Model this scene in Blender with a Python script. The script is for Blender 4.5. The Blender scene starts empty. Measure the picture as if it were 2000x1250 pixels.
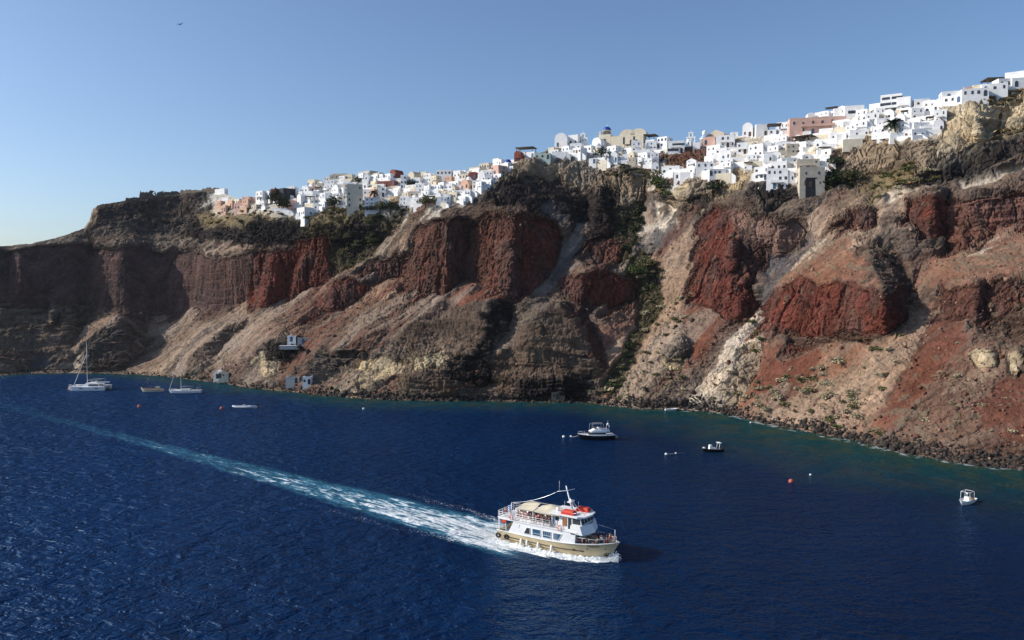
import bpy, bmesh, math, random
import numpy as np
from mathutils import Vector, Matrix
R_ = math.radians
random.seed(7)
rng = np.random.default_rng(11)
S = bpy.context.scene
COL = S.collection

# ------------------------------------------------------------------ camera
CAM_H, FPX, PITCH = 42.0, 1500.0, math.atan(65.0/1500.0)
CP, SP = math.cos(PITCH), math.sin(PITCH)
def raydir(px, py):
    """pixel of the 2000 x 1250 photograph -> direction with horizontal length 1 (arrays ok)"""
    X = (np.asarray(px, float)-1000.0)/FPX
    V = (625.0-np.asarray(py, float))/FPX
    Y = CP + V*SP
    Z = V*CP - SP
    h = np.sqrt(X*X+Y*Y)
    return X/h, Y/h, Z/h
def sea_point(px, py, z=0.0):
    dx, dy, dz = raydir(px, py)
    t = (z-CAM_H)/dz
    return Vector((float(dx*t), float(dy*t), z))
cam_d = bpy.data.cameras.new('camera'); cam = bpy.data.objects.new('camera', cam_d); COL.objects.link(cam)
cam.location = (0, 0, CAM_H); cam.rotation_euler = (math.pi/2-PITCH, 0, 0)
cam_d.sensor_width = 36; cam_d.lens = 36*FPX/2000.0; cam_d.clip_end = 20000; cam_d.clip_start = 0.5
S.camera = cam

# ------------------------------------------------------------------ light
SUN_AZ, SUN_EL = -90.0, 31.0        # azimuth from +Y, negative = left
def sun_vec():
    a, e = R_(SUN_AZ), R_(SUN_EL)
    return Vector((math.sin(a)*math.cos(e), math.cos(a)*math.cos(e), math.sin(e)))
sd = bpy.data.lights.new('sun', 'SUN'); sd.energy = 5.0; sd.angle = R_(0.5); sd.color = (1.0, 0.945, 0.86)
so = bpy.data.objects.new('sun', sd); COL.objects.link(so)
so.rotation_euler = sun_vec().to_track_quat('Z', 'Y').to_euler()
so.location = (-200, 0, 300)
W = bpy.data.worlds.new('World'); S.world = W; W.use_nodes = True
wn = W.node_tree.nodes; wl = W.node_tree.links
sky = wn.new('ShaderNodeTexSky'); sky.sky_type = 'NISHITA'; sky.sun_disc = False
sky.sun_elevation = R_(SUN_EL); sky.sun_rotation = R_(SUN_AZ)
sky.altitude = 0; sky.air_density = 0.9; sky.dust_density = 1.3; sky.ozone_density = 4.3
wl.new(sky.outputs[0], wn['Background'].inputs[0]); wn['Background'].inputs[1].default_value = 0.150
S.view_settings.view_transform = 'Standard'; S.view_settings.look = 'None'
S.view_settings.gamma = 1; S.view_settings.exposure = 0.0; S.view_settings.use_curve_mapping = False
S.cycles.max_bounces = 6

# ------------------------------------------------------------------ helpers
def lin(r, g, b, k=1.0):
    f = lambda c: (c/12.92 if c <= 0.04045 else ((c+0.055)/1.055)**2.4)
    return tuple(f(c/255.0)*k for c in (r, g, b))
def setp(o, label=None, cat=None, group=None, kind=None):
    if label: o['label'] = label
    if cat: o['category'] = cat
    if group: o['group'] = group
    if kind: o['kind'] = kind
    return o
def empty(name, loc=(0, 0, 0), rz=0.0):
    o = bpy.data.objects.new(name, None); COL.objects.link(o)
    o.location = loc; o.rotation_euler = (0, 0, rz); o.empty_display_size = 0.2
    return o
def link_mesh(name, me, mat=None, parent=None):
    o = bpy.data.objects.new(name, me); COL.objects.link(o)
    if mat: me.materials.append(mat)
    if parent: o.parent = parent
    return o
def copy_tree(o, parent=None):
    c = o.copy(); COL.objects.link(c); c.parent = parent
    for ch in list(o.children): copy_tree(ch, c)
    return c
class MB:
    """collects shapes into one mesh"""
    def __init__(s): s.v = []; s.f = []; s.sm = []
    def add(s, vs, fs, smooth=False):
        b = len(s.v); s.v += [tuple(v) for v in vs]; s.f += [tuple(i+b for i in f) for f in fs]; s.sm += [smooth]*len(fs)
        return s
    def box(s, x0, x1, y0, y1, z0, z1, tx=0.0, ty=0.0):
        """box, its top drawn in by tx, ty on each side"""
        v = [(x0,y0,z0),(x1,y0,z0),(x1,y1,z0),(x0,y1,z0),(x0+tx,y0+ty,z1),(x1-tx,y0+ty,z1),(x1-tx,y1-ty,z1),(x0+tx,y1-ty,z1)]
        return s.add(v, [(0,3,2,1),(4,5,6,7),(0,1,5,4),(1,2,6,5),(2,3,7,6),(3,0,4,7)])
    def hexa(s, v):
        return s.add(v, [(0,3,2,1),(4,5,6,7),(0,1,5,4),(1,2,6,5),(2,3,7,6),(3,0,4,7)])
    def tube(s, pts, r, n=6, r2=None, cap=True):
        pts = [Vector(p) for p in pts]; m = len(pts); vs = []; fs = []
        for i, p in enumerate(pts):
            d = (pts[min(i+1, m-1)]-pts[max(i-1, 0)]).normalized()
            a = d.orthogonal().normalized(); b = d.cross(a)
            if i:                                   # keep the frame from twisting
                a = (pa - d*pa.dot(d)).normalized(); b = d.cross(a)
            pa = a
            rr = r if r2 is None else r+(r2-r)*i/(m-1)
            for k in range(n):
                t = 2*math.pi*k/n
                vs.append(p+(a*math.cos(t)+b*math.sin(t))*rr)
        for i in range(m-1):
            for k in range(n):
                fs.append((i*n+k, i*n+(k+1) % n, (i+1)*n+(k+1) % n, (i+1)*n+k))
        if cap: fs += [tuple(range(n-1, -1, -1)), tuple((m-1)*n+k for k in range(n))]
        return s.add(vs, fs, n > 4)
    def lathe(s, prof, n=12, c=(0, 0, 0), axis='z'):
        vs = []; fs = []; m = len(prof)
        for r, h in prof:
            for k in range(n):
                t = 2*math.pi*k/n; a, b = r*math.cos(t), r*math.sin(t)
                v = (a, b, h) if axis == 'z' else ((h, a, b) if axis == 'x' else (b, h, a))
                vs.append((v[0]+c[0], v[1]+c[1], v[2]+c[2]))
        for i in range(m-1):
            for k in range(n):
                fs.append((i*n+k, i*n+(k+1) % n, (i+1)*n+(k+1) % n, (i+1)*n+k))
        if prof[0][0] > 1e-6: fs.append(tuple(range(n-1, -1, -1)))
        if prof[-1][0] > 1e-6: fs.append(tuple((m-1)*n+k for k in range(n)))
        return s.add(vs, fs, True)
    def ball(s, c, r, n=10, m=6, sz=1.0):
        return s.lathe([(max(1e-4, r*math.sin(math.pi*i/m)), -r*sz*math.cos(math.pi*i/m)) for i in range(m+1)], n, c)
    def torus(s, c, R, r, axis='y', n=16, m=8):
        vs = []; fs = []
        for i in range(n):
            for k in range(m):
                t, u = 2*math.pi*i/n, 2*math.pi*k/m
                a, b, h = (R+r*math.cos(u))*math.cos(t), (R+r*math.cos(u))*math.sin(t), r*math.sin(u)
                v = {'z': (a, b, h), 'y': (a, h, b), 'x': (h, a, b)}[axis]
                vs.append((v[0]+c[0], v[1]+c[1], v[2]+c[2]))
                fs.append((i*m+k, ((i+1) % n)*m+k, ((i+1) % n)*m+(k+1) % m, i*m+(k+1) % m))
        return s.add(vs, fs, True)
    def prism(s, poly, y0, y1, axis='y'):
        """polygon (a, b) drawn along an axis: 'y' -> (a, y, b)"""
        n = len(poly)
        f = {'y': lambda a, b, h: (a, h, b), 'x': lambda a, b, h: (h, a, b), 'z': lambda a, b, h: (a, b, h)}[axis]
        vs = [f(a, b, y0) for a, b in poly]+[f(a, b, y1) for a, b in poly]
        fs = [tuple(range(n)), tuple(range(2*n-1, n-1, -1))]+[(i, i+n, (i+1) % n+n, (i+1) % n) for i in range(n)]
        return s.add(vs, fs)
    def mesh(s, name):
        me = bpy.data.meshes.new(name); me.from_pydata(s.v, [], s.f)
        me.polygons.foreach_set('use_smooth', s.sm)
        bm = bmesh.new(); bm.from_mesh(me); bmesh.ops.recalc_face_normals(bm, faces=bm.faces); bm.to_mesh(me); bm.free()
        me.update(); return me
    def build(s, name, mat=None, parent=None):
        return link_mesh(name, s.mesh(name), mat, parent)

_mats = {}
def mat(name, col, rough=0.6, var=0.12, scale=1.5, bump=0.0, bscale=8.0, spec=0.4, metal=0.0, coat=0.0):
    """plain surface with worn tone variation and an optional fine bump, in object space"""
    if name in _mats: return _mats[name]
    m = bpy.data.materials.new(name); m.use_nodes = True
    n, l = m.node_tree.nodes, m.node_tree.links; p = n['Principled BSDF']
    p.inputs['Roughness'].default_value = rough; p.inputs['Specular IOR Level'].default_value = spec
    p.inputs['Metallic'].default_value = metal; p.inputs['Coat Weight'].default_value = coat
    tc = n.new('ShaderNodeTexCoord'); oi = n.new('ShaderNodeObjectInfo')
    ad = n.new('ShaderNodeVectorMath'); ad.operation = 'ADD'
    sc = n.new('ShaderNodeMath'); sc.operation = 'MULTIPLY'; sc.inputs[1].default_value = 57.0
    l.new(oi.outputs['Random'], sc.inputs[0]); l.new(tc.outputs['Object'], ad.inputs[0]); l.new(sc.outputs[0], ad.inputs[1])
    nz = n.new('ShaderNodeTexNoise'); nz.inputs['Scale'].default_value = scale; nz.inputs['Detail'].default_value = 5; nz.inputs['Roughness'].default_value = 0.65
    l.new(ad.outputs[0], nz.inputs['Vector'])
    mr = n.new('ShaderNodeMapRange'); mr.inputs['From Min'].default_value = 0.3; mr.inputs['From Max'].default_value = 0.7
    mr.inputs['To Min'].default_value = 1-var; mr.inputs['To Max'].default_value = 1+var
    l.new(nz.outputs['Fac'], mr.inputs['Value'])
    mx = n.new('ShaderNodeVectorMath'); mx.operation = 'SCALE'; mx.inputs[0].default_value = col[:3]
    l.new(mr.outputs[0], mx.inputs['Scale']); l.new(mx.outputs[0], p.inputs['Base Color'])
    if bump:
        b2 = n.new('ShaderNodeTexNoise'); b2.inputs['Scale'].default_value = bscale; b2.inputs['Detail'].default_value = 4
        l.new(ad.outputs[0], b2.inputs['Vector'])
        bp = n.new('ShaderNodeBump'); bp.inputs['Strength'].default_value = bump; bp.inputs['Distance'].default_value = 0.1
        l.new(b2.outputs['Fac'], bp.inputs['Height']); l.new(bp.outputs[0], p.inputs['Normal'])
    _mats[name] = m
    return m

# ------------------------------------------------------------------ noise
_perm = rng.permutation(4096)
def _h(i, j, k): return _perm[(_perm[(_perm[i & 4095]+j) & 4095]+k) & 4095]
_vals = rng.uniform(-1, 1, 4096)
def vnoise(x, y, z):
    xi, yi, zi = np.floor(x).astype(np.int64), np.floor(y).astype(np.int64), np.floor(z).astype(np.int64)
    xf, yf, zf = x-xi, y-yi, z-zi
    u, v, w = xf*xf*(3-2*xf), yf*yf*(3-2*yf), zf*zf*(3-2*zf)
    L = lambda a, b, t: a+(b-a)*t
    g = lambda i, j, k: _vals[_h(xi+i, yi+j, zi+k)]
    return L(L(L(g(0,0,0), g(1,0,0), u), L(g(0,1,0), g(1,1,0), u), v), L(L(g(0,0,1), g(1,0,1), u), L(g(0,1,1), g(1,1,1), u), v), w)
def fbm(x, y, z, oct=4, gain=0.5):
    s = 0; a = 1; t = 0
    for o in range(oct):
        s = s+a*vnoise(x*2**o+17.3*o, y*2**o+5.1*o, z*2**o-9.7*o); t += a; a *= gain
    return s/t
def ridged(x, y, z, oct=4, gain=0.5):
    s = 0; a = 1; t = 0
    for o in range(oct):
        s = s+a*(1-2*np.abs(vnoise(x*2**o+31.7*o, y*2**o-8.3*o, z*2**o+4.9*o))); t += a; a *= gain
    return s/t
def gblur(a, s):
    r = int(3*s+1); k = np.exp(-0.5*(np.arange(-r, r+1)/s)**2); k /= k.sum()
    for ax in (0, 1):
        p = [(0, 0)]*a.ndim; p[ax] = (r, r); b = np.pad(a, p, mode='edge'); o = 0
        for i, w in enumerate(k):
            sl = [slice(None)]*a.ndim; sl[ax] = slice(i, i+a.shape[ax]); o = o+w*b[tuple(sl)]
        a = o
    return a
# ------------------------------------------------------------------ terrain
SHORE = np.array([(-200,733),(0,732),(60,728),(140,727),(230,729),(300,732),(390,742),(440,748),(490,757),(560,763),(620,770),(700,777),(800,781),(900,782),(1000,783),(1100,785),(1150,785),(1180,790),(1250,797),(1330,800),(1380,803),(1440,812),(1480,822),(1530,833),(1600,846),(1680,862),(1760,882),(1850,899),(1920,909),(2000,917),(2200,945)], float)
SKYL = np.array([(-200,487),(0,484),(30,482),(60,478),(100,470),(140,456),(171,445),(177,428),(184,408),(200,402),(215,398),(245,393),(272,388),(300,384),(340,379),(380,373),(430,372),(446,382),(470,392),(500,396),(540,392),(580,382),(600,368),(640,356),(700,346),(760,348),(800,354),(850,352),(880,345),(930,332),(985,318),(1010,310),(1050,300),(1080,288),(1120,282),(1185,284),(1260,284),(1330,288),(1380,282),(1450,266),(1500,262),(1545,250),(1600,230),(1650,222),(1700,222),(1760,216),(1830,208),(1880,194),(1930,182),(1970,174),(2000,170),(2200,142)], float)
shore_y = lambda x: np.interp(x, SHORE[:, 0], SHORE[:, 1])
sky_y = lambda x: np.interp(x, SKYL[:, 0], SKYL[:, 1])

# rock classes: sunlit albedo, lump (m), streak (m), strata (m), fine (m)
CL = {
 'brown':     (lin(122,106,94,0.62),   0.9, 0.35, 0.50, 0.28),
 'brownred':  (lin(122,92,78,0.64),    0.8, 0.40, 0.20, 0.24),
 'greybrown': (lin(104,90,78,.85),    1.2, 0.20, 0.35, 0.35),
 'darkbrown': (lin(84,66,56,0.62),     1.0, 0.15, 0.20, 0.35),
 'wall':      (lin(94,72,66,.85),     0.7, 0.05, 0.12, 0.16),
 'red':       (lin(112,63,52,0.74), 0.8, 0.05, 0.02, 0.50),
 'redbrown':  (lin(110,74,62,0.70), 0.9, 0.05, 0.04, 0.52),
 'redpink':   (lin(140,92,76,0.85),    0.9, 0.10, 0.25, 0.35),
 'pinkgrey':  (lin(150,116,98,0.70),   0.7, 0.10, 0.20, 0.30),
 'redscree':  (lin(124,80,64,0.74),    0.3, 0.25, 0.0, 0.12),
 'orange':    (lin(148,112,92,0.76),   0.4, 0.30, 0.0, 0.13),
 'tan':       (lin(168,142,120,0.76),  0.9, 0.45, 0.15, 0.24),
 'paletan':   (lin(164,142,122,0.78),  0.7, 0.70, 0.0, 0.18),
 'pale':      (lin(196,178,156,0.92),  0.8, 0.70, 0.10, 0.35),
 'cream':     (lin(206,184,148,0.80),  1.0, 0.10, 0.45, 0.40),
 'tuff':      (lin(164,146,124,0.72),  1.4, 0.10, 0.30, 0.40),
 'tuffy':     (lin(192,176,148,.86),  1.8, 0.10, 0.50, 0.50),
 'lava':      (lin(62,54,52,0.60),     1.7, 0.05, 0.40, 0.55),
 'crag':      (lin(92,86,80,0.62),     1.7, 0.05, 0.75, 0.50),
 'greyscree': (lin(128,124,122,0.50),  0.5, 0.40, 0.0, 0.16),
 'scrub':     (lin(74,68,50,0.90),     1.0, 0.0,  0.0,  0.60),
 'dry':       (lin(126,112,84,0.85),   0.9, 0.1,  0.1,  0.50),
 'bedded':    (lin(118,100,86,.66), 0.55, 0.10, 1.15, 0.34),
 'town':      (lin(196,186,170),  0.5, 0.0,  0.3,  0.25),
 'path':      (lin(196,180,158),  0.2, 0.0,  0.0,  0.10),
}
CN = list(CL)
# zones: class, slope, aspect (degrees; minus = turned to the left, towards the sun), outline
Z = [
 ('brown',40,-22,[(-400,0),(2400,0),(2400,1100),(-400,1100)]),
 # --- far left headland
 ('greybrown',34,14,[(-400,0),(520,0),(520,600),(-400,600)]),
 ('greybrown',46,30,[(-400,590),(60,595),(180,598),(300,608),(330,640),(270,700),(230,760),(-400,800)]),
 ('crag',58,22,[(172,446),(182,405),(245,385),(300,370),(440,365),(452,388),(425,412),(365,440),(330,468),(250,442)]),
 ('tuff',70,-70,[(165,450),(178,405),(192,400),(190,425),(180,450)]),
 ('wall',80,32,[(-400,492),(30,490),(130,476),(230,480),(330,492),(400,497),(500,500),(505,560),(485,606),(400,598),(300,610),(180,598),(60,600),(-400,605)]),
 ('wall',80,12,[(395,500),(455,492),(500,500),(498,570),(480,604),(430,600),(398,590)]),
 ('wall',82,50,[(455,500),(500,500),(498,580),(480,604),(465,600)]),
 ('paletan',35,-5,[(395,478),(440,468),(500,470),(505,505),(450,498),(405,500)]),
 ('wall',80,-35,[(20,490),(40,487),(38,570),(15,590)]),
 ('crag',60,10,[(95,595),(125,600),(128,625),(110,640),(88,630)]),
 ('tan',55,-50,[(92,600),(100,598),(112,615),(95,632)]),
 ('crag',62,26,[(170,636),(230,611),(275,650),(272,728),(140,730),(150,680)]),
 ('tan',55,-48,[(140,680),(150,668),(170,642),(228,612),(240,622),(180,655),(150,690)]),
 ('pale',60,-40,[(140,730),(148,695),(172,690),(180,700),(178,730)]),
 ('greyscree',50,30,[(60,695),(110,690),(118,715),(60,720)]),
 ('paletan',37,26,[(305,618),(385,597),(412,610),(400,625),(330,650),(280,650)]),
 ('paletan',40,-40,[(500,575),(560,560),(590,585),(520,625),(445,668),(390,715),(350,738),(225,738),(285,690),(330,662),(400,632),(470,598)]),
 ('greybrown',55,40,[(488,622),(470,655),(430,690),(395,735),(360,738),(372,700),(420,660),(455,630)]),
 # --- lava and scrub under the far village
 ('lava',60,30,[(355,442),(395,412),(440,405),(560,420),(600,420),(660,450),(640,480),(560,480),(500,482),(440,470),(390,470)]),
 ('dry',34,-5,[(385,420),(430,412),(470,406),(530,404),(560,415),(545,430),(500,425),(470,440),(440,440),(400,448)]),
 ('scrub',45,20,[(535,400),(575,398),(590,425),(620,420),(640,400),(700,410),(790,408),(800,425),(760,470),(700,522),(655,535),(640,480),(570,445)]),
 ('dry',40,-15,[(600,425),(640,405),(700,412),(690,430),(640,440),(610,440)]),
 ('lava',62,40,[(640,440),(700,435),(760,440),(750,470),(690,500),(650,470)]),
 # --- red bluffs of the middle distance
 ('red',80,42,[(494,500),(540,490),(585,485),(640,462),(645,510),(600,520),(575,575),(520,602),(490,604)]),
 ('red',78,-50,[(498,500),(536,492),(524,560),(516,602),(488,604),(494,560)]),
 ('red',80,45,[(504,503),(520,498),(510,560),(500,560)]),
 ('red',78,38,[(575,470),(640,460),(648,500),(618,498),(585,502)]),
 ('red',80,42,[(580,503),(617,497),(652,515),(650,545),(600,580),(556,595)]),
 ('red',76,-50,[(554,595),(575,520),(588,501),(600,500),(584,530),(568,592)]),
 ('brownred',40,-35,[(490,604),(560,592),(610,575),(640,580),(590,625),(530,660),(500,640)]),
 ('paletan',38,-42,[(445,668),(560,595),(650,545),(700,520),(720,530),(640,600),(560,650),(500,690),(420,720)]),
 ('red',78,45,[(640,570),(655,550),(690,545),(735,560),(700,592),(660,612),(640,614)]),
 ('red',76,-55,[(630,600),(638,560),(655,548),(652,570),(644,612)]),
 ('paletan',38,-38,[(690,525),(760,470),(822,448),(818,470),(740,500),(720,520)]),
 ('redbrown',62,25,[(688,535),(730,505),(795,495),(790,542),(765,548),(735,530)]),
 ('tan',40,-35,[(700,590),(760,545),(790,540),(785,575),(720,610),(690,625)]),
 # --- two great buttresses
 ('darkbrown',33,-5,[(830,440),(880,405),(905,398),(960,392),(1010,398),(1085,430),(1098,460),(1005,430),(950,430),(925,440),(850,435)]),
 ('redbrown',81,-46,[(815,450),(850,430),(876,430),(872,572),(830,576),(783,572),(790,520)]),
 ('redbrown',81,52,[(874,430),(928,433),(918,540),(890,560),(868,573)]),
 ('redbrown',80,-48,[(924,440),(952,424),(1004,420),(998,500),(994,572),(955,562),(906,552),(912,500)]),
 ('red',81,58,[(1003,420),(1060,428),(1094,455),(1099,490),(1082,530),(1040,575),(1010,580),(993,573)]),
 ('redscree',38,-42,[(905,552),(960,562),(1000,575),(980,600),(940,610),(900,620),(870,600)]),
 ('redscree',38,-40,[(785,570),(870,575),(850,600),(800,610),(770,600)]),
 # --- dark lava crest
 ('lava',64,62,[(900,400),(945,370),(985,340),(1012,328),(1060,345),(1130,368),(1152,400),(1165,440),(1140,470),(1110,470),(1095,440),(1060,420),(1010,398),(960,392)]),
 ('lava',55,-35,[(895,402),(940,372),(985,340),(1010,328),(1000,350),(960,375),(925,400)]),
 ('tuff',74,52,[(1012,325),(1060,312),(1120,314),(1150,318),(1182,325),(1188,372),(1155,368),(1100,352),(1045,340)]),
 ('tuff',70,-30,[(1000,335),(1020,318),(1040,316),(1030,335),(1010,345)]),
 ('greyscree',42,30,[(1128,440),(1150,440),(1150,465),(1120,525),(1070,570),(1035,588),(1045,572),(1085,530),(1100,480)]),
 ('greyscree',60,40,[(1050,395),(1080,390),(1120,420),(1110,445),(1085,430)]),
 ('lava',74,55,[(1150,378),(1190,370),(1205,400),(1250,402),(1260,440),(1232,490),(1200,482),(1155,475),(1148,420)]),
 ('lava',68,-45,[(1146,420),(1152,378),(1168,374),(1165,420),(1158,450)]),
 ('tuff',72,30,[(1190,340),(1225,335),(1262,345),(1258,400),(1215,400),(1195,372)]),
 ('scrub',50,35,[(1205,408),(1262,400),(1256,470),(1215,520),(1190,510)]),
 ('redbrown',60,10,[(1150,470),(1200,465),(1225,480),(1200,520),(1150,520)]),
 ('red',80,34,[(1118,530),(1190,518),(1242,545),(1248,580),(1205,602),(1122,592)]),
 ('red',78,-46,[(1090,580),(1092,548),(1118,530),(1142,530),(1132,592),(1098,590)]),
 ('brownred',30,0,[(1100,538),(1120,525),(1190,515),(1240,540),(1190,530),(1130,540)]),
 # --- lower brown slopes
 ('brownred',40,-40,[(560,650),(640,612),(720,600),(800,580),(870,605),(800,650),(740,690),(690,720),(620,770),(560,765),(520,735),(600,690)]),
 ('crag',55,46,[(600,700),(650,690),(700,670),(760,640),(770,650),(720,690),(680,720),(630,745),(600,740)]),
 ('lava',62,30,[(514,692),(532,674),(592,668),(605,690),(570,712),(518,716)]),
 ('cream',72,-30,[(511,690),(518,690),(524,716),(545,714),(540,742),(512,742)]),
 ('brownred',38,-45,[(700,700),(720,705),(740,740),(712,750),(640,770),(605,770),(650,735)]),
 ('cream',66,-22,[(690,706),(740,700),(796,702),(790,725),(765,745),(722,742),(702,726)]),
 ('crag',62,0,[(735,672),(790,665),(800,690),(795,704),(740,700)]),
 ('bedded',46,-45,[(800,640),(870,605),(960,580),(985,610),(960,660),(920,700),(880,720),(800,700)]),
 ('lava',60,55,[(955,590),(1000,590),(1005,620),(985,650),(960,690),(925,710),(918,698),(950,650)]),
 ('lava',78,-30,[(912,708),(930,690),(962,640),(982,622),(985,650),(950,690),(925,712)]),
 ('bedded',52,-20,[(790,705),(880,690),(930,705),(990,690),(1000,740),(940,780),(820,780),(780,750)]),
 ('cream',60,-25,[(800,705),(860,695),(880,702),(860,722),(810,722)]),
 ('lava',58,20,[(880,700),(925,690),(960,720),(960,760),(900,760),(870,730)]),
 ('bedded',46,-32,[(1005,720),(1040,650),(1085,595),(1130,610),(1120,690),(1090,720)]),
 ('bedded',50,15,[(1040,650),(1085,595),(1130,610),(1150,690),(1100,720),(1030,720)]),
 ('redbrown',52,60,[(1095,595),(1140,612),(1185,690),(1190,735),(1165,720),(1140,660),(1110,625)]),
 ('bedded',56,8,[(1000,720),(1100,690),(1165,700),(1180,735),(1150,745),(1050,735),(1000,750)]),
 ('lava',88,40,[(1010,745),(1060,734),(1145,738),(1150,780),(1015,785)]),
 ('crag',65,-40,[(1148,735),(1165,725),(1175,760),(1165,785),(1145,780)]),
 # --- gully and tan slope
 ('tan',42,-40,[(1262,500),(1330,470),(1380,410),(1360,500),(1352,570),(1345,640),(1330,680),(1300,720),(1250,800),(1180,795),(1230,730),(1262,660),(1298,600)]),
 ('tan',40,28,[(1180,620),(1250,600),(1270,610),(1240,690),(1200,740),(1180,700)]),
 ('greyscree',36,16,[(1255,412),(1300,405),(1345,425),(1335,468),(1262,502),(1250,470)]),
 ('tan',34,-20,[(1255,425),(1320,400),(1330,408),(1265,445)]),
 ('lava',50,30,[(1265,390),(1330,392),(1400,370),(1420,385),(1370,405),(1320,400)]),
 ('scrub',45,-5,[(1225,505),(1260,490),(1295,530),(1300,600),(1262,660),(1232,720),(1205,775),(1175,775),(1200,730),(1242,640),(1250,570)]),
 ('crag',60,30,[(1300,690),(1345,675),(1360,690),(1340,715),(1305,712)]),
 ('cream',66,-25,[(1295,708),(1340,712),(1330,728),(1300,725)]),
 # --- tall red buttress
 ('darkbrown',33,-5,[(1385,405),(1420,392),(1470,398),(1530,420),(1580,445),(1520,440),(1440,432),(1400,415)]),
 ('red',78,-50,[(1388,405),(1425,408),(1442,480),(1432,560),(1415,612),(1388,606),(1350,572),(1358,500),(1370,440)]),
 ('pinkgrey',82,24,[(1424,410),(1460,420),(1515,432),(1516,480),(1470,485),(1440,480)]),
 ('redbrown',80,40,[(1440,480),(1500,480),(1505,525),(1470,560),(1432,570)]),
 ('red',80,62,[(1430,470),(1442,470),(1446,560),(1430,600)]),
 ('pinkgrey',80,40,[(1514,432),(1560,440),(1584,455),(1562,485),(1520,510)]),
 ('red',66,-40,[(1396,608),(1432,570),(1448,560),(1442,618),(1425,628)]),
 ('red',72,50,[(1442,560),(1468,570),(1494,600),(1470,610),(1440,624)]),
 ('redbrown',60,-40,[(1425,530),(1450,520),(1460,540),(1440,560)]),
 ('redscree',41,-40,[(1345,585),(1400,610),(1420,628),(1385,680),(1358,710),(1340,660)]),
 ('greyscree',42,26,[(1500,540),(1520,505),(1565,480),(1592,462),(1600,475),(1560,520),(1525,565),(1500,600)]),
 ('pale',42,-48,[(1520,572),(1560,515),(1600,470),(1650,438),(1690,455),(1640,490),(1560,560)]),
 ('pale',46,-45,[(1338,800),(1380,740),(1420,680),(1470,625),(1498,600),(1506,615),(1498,660),(1492,710),(1460,760),(1440,808),(1400,806)]),
 ('tuff',50,-30,[(1440,690),(1495,680),(1490,730),(1450,800),(1430,800)]),
 # --- red bluff with the tan roof
 ('orange',36,-25,[(1505,572),(1560,530),(1620,482),(1690,465),(1740,475),(1770,560),(1725,575),(1640,548),(1560,548)]),
 ('darkbrown',40,36,[(1690,470),(1735,468),(1760,510),(1785,590),(1725,572),(1705,530)]),
 ('red',78,-42,[(1503,577),(1560,548),(1640,550),(1726,578),(1730,645),(1640,662),(1560,660),(1502,640)]),
 ('red',78,-65,[(1502,577),(1530,563),(1528,650),(1502,640)]),
 ('red',80,62,[(1722,576),(1752,562),(1786,606),(1772,632),(1726,648)]),
 ('darkbrown',66,-20,[(1525,642),(1560,652),(1640,655),(1720,642),(1705,666),(1640,674),(1560,676)]),
 ('orange',38,-35,[(1505,650),(1560,678),(1640,676),(1720,662),(1790,632),(1850,570),(1850,640),(1700,840),(1640,860),(1480,820),(1440,810),(1490,720)]),
 ('redscree',40,-35,[(1500,660),(1570,680),(1620,690),(1570,760),(1500,770),(1480,755)]),
 ('tan',38,-38,[(1640,730),(1760,650),(1845,585),(1850,630),(1780,740),(1720,800),(1690,845),(1640,855),(1540,830),(1500,790)]),
 ('tan',38,-35,[(1480,770),(1560,765),(1620,780),(1620,850),(1500,825),(1440,812)]),
 # --- upper right
 ('tan',42,-25,[(1585,420),(1640,395),(1780,372),(1785,430),(1700,470),(1620,480),(1590,460)]),
 ('redbrown',74,-30,[(1665,410),(1697,405),(1696,450),(1664,456)]),
 ('redbrown',74,40,[(1697,406),(1720,415),(1715,445),(1696,450)]),
 ('redbrown',66,-20,[(1615,440),(1650,428),(1662,436),(1645,450),(1618,456)]),
 ('brown',42,-5,[(1700,470),(1740,420),(1790,430),(1850,470),(1830,520),(1780,560),(1745,480)]),
 ('orange',37,-35,[(1780,590),(1800,530),(1860,480),(1950,450),(2200,400),(2400,400),(2400,560),(2000,545),(1920,552),(1845,562)]),
 ('pale',37,-35,[(1900,490),(1960,455),(1975,460),(1930,500)]),
 ('red',78,-62,[(1778,388),(1822,382),(1812,468),(1778,430)]),
 ('red',80,44,[(1820,384),(1852,386),(1856,460),(1812,466)]),
 ('redpink',80,-14,[(1852,400),(2000,372),(2400,330),(2400,420),(2000,430),(1925,452),(1900,462),(1852,455)]),
 ('redbrown',72,-45,[(1848,492),(1852,445),(1870,434),(1884,442),(1884,490)]),
 ('redbrown',76,45,[(1876,436),(1898,462),(1893,485),(1880,491)]),
 ('redbrown',74,35,[(1908,478),(1914,448),(1948,448),(1944,462)]),
 ('redbrown',72,-38,[(1836,640),(1840,562),(1920,554),(1905,620),(1870,642)]),
 ('redbrown',76,50,[(1905,556),(1930,552),(1925,610),(1900,625)]),
 ('redbrown',68,-22,[(1925,552),(2000,545),(2400,500),(2400,680),(1990,690),(1940,650),(1915,620)]),
 ('darkbrown',66,-25,[(1925,640),(1980,600),(2060,600),(2060,690),(1990,688)]),
 ('redscree',37,-40,[(1695,848),(1770,730),(1840,640),(1870,640),(1910,622),(1905,645),(1800,770),(1745,850)]),
 ('brownred',38,-32,[(1740,880),(1800,775),(1905,645),(1940,655),(2400,690),(2400,1000),(1990,930)]),
 ('tan',37,-30,[(1830,780),(1920,725),(1960,740),(1880,775)]),
 ('redscree',36,-35,[(1900,800),(2000,720),(2400,700),(2400,900),(2000,870),(1940,850)]),
 ('cream',80,-42,[(1893,690),(1906,679),(1932,684),(1930,728),(1914,728),(1897,705)]),
 ('cream',80,20,[(1930,684),(1948,686),(1952,718),(1930,728)]),
 ('cream',80,-42,[(1970,695),(1988,692),(1988,730),(1972,726)]),
 ('lava',80,45,[(1988,692),(2010,690),(2010,720),(1988,730)]),
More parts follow.
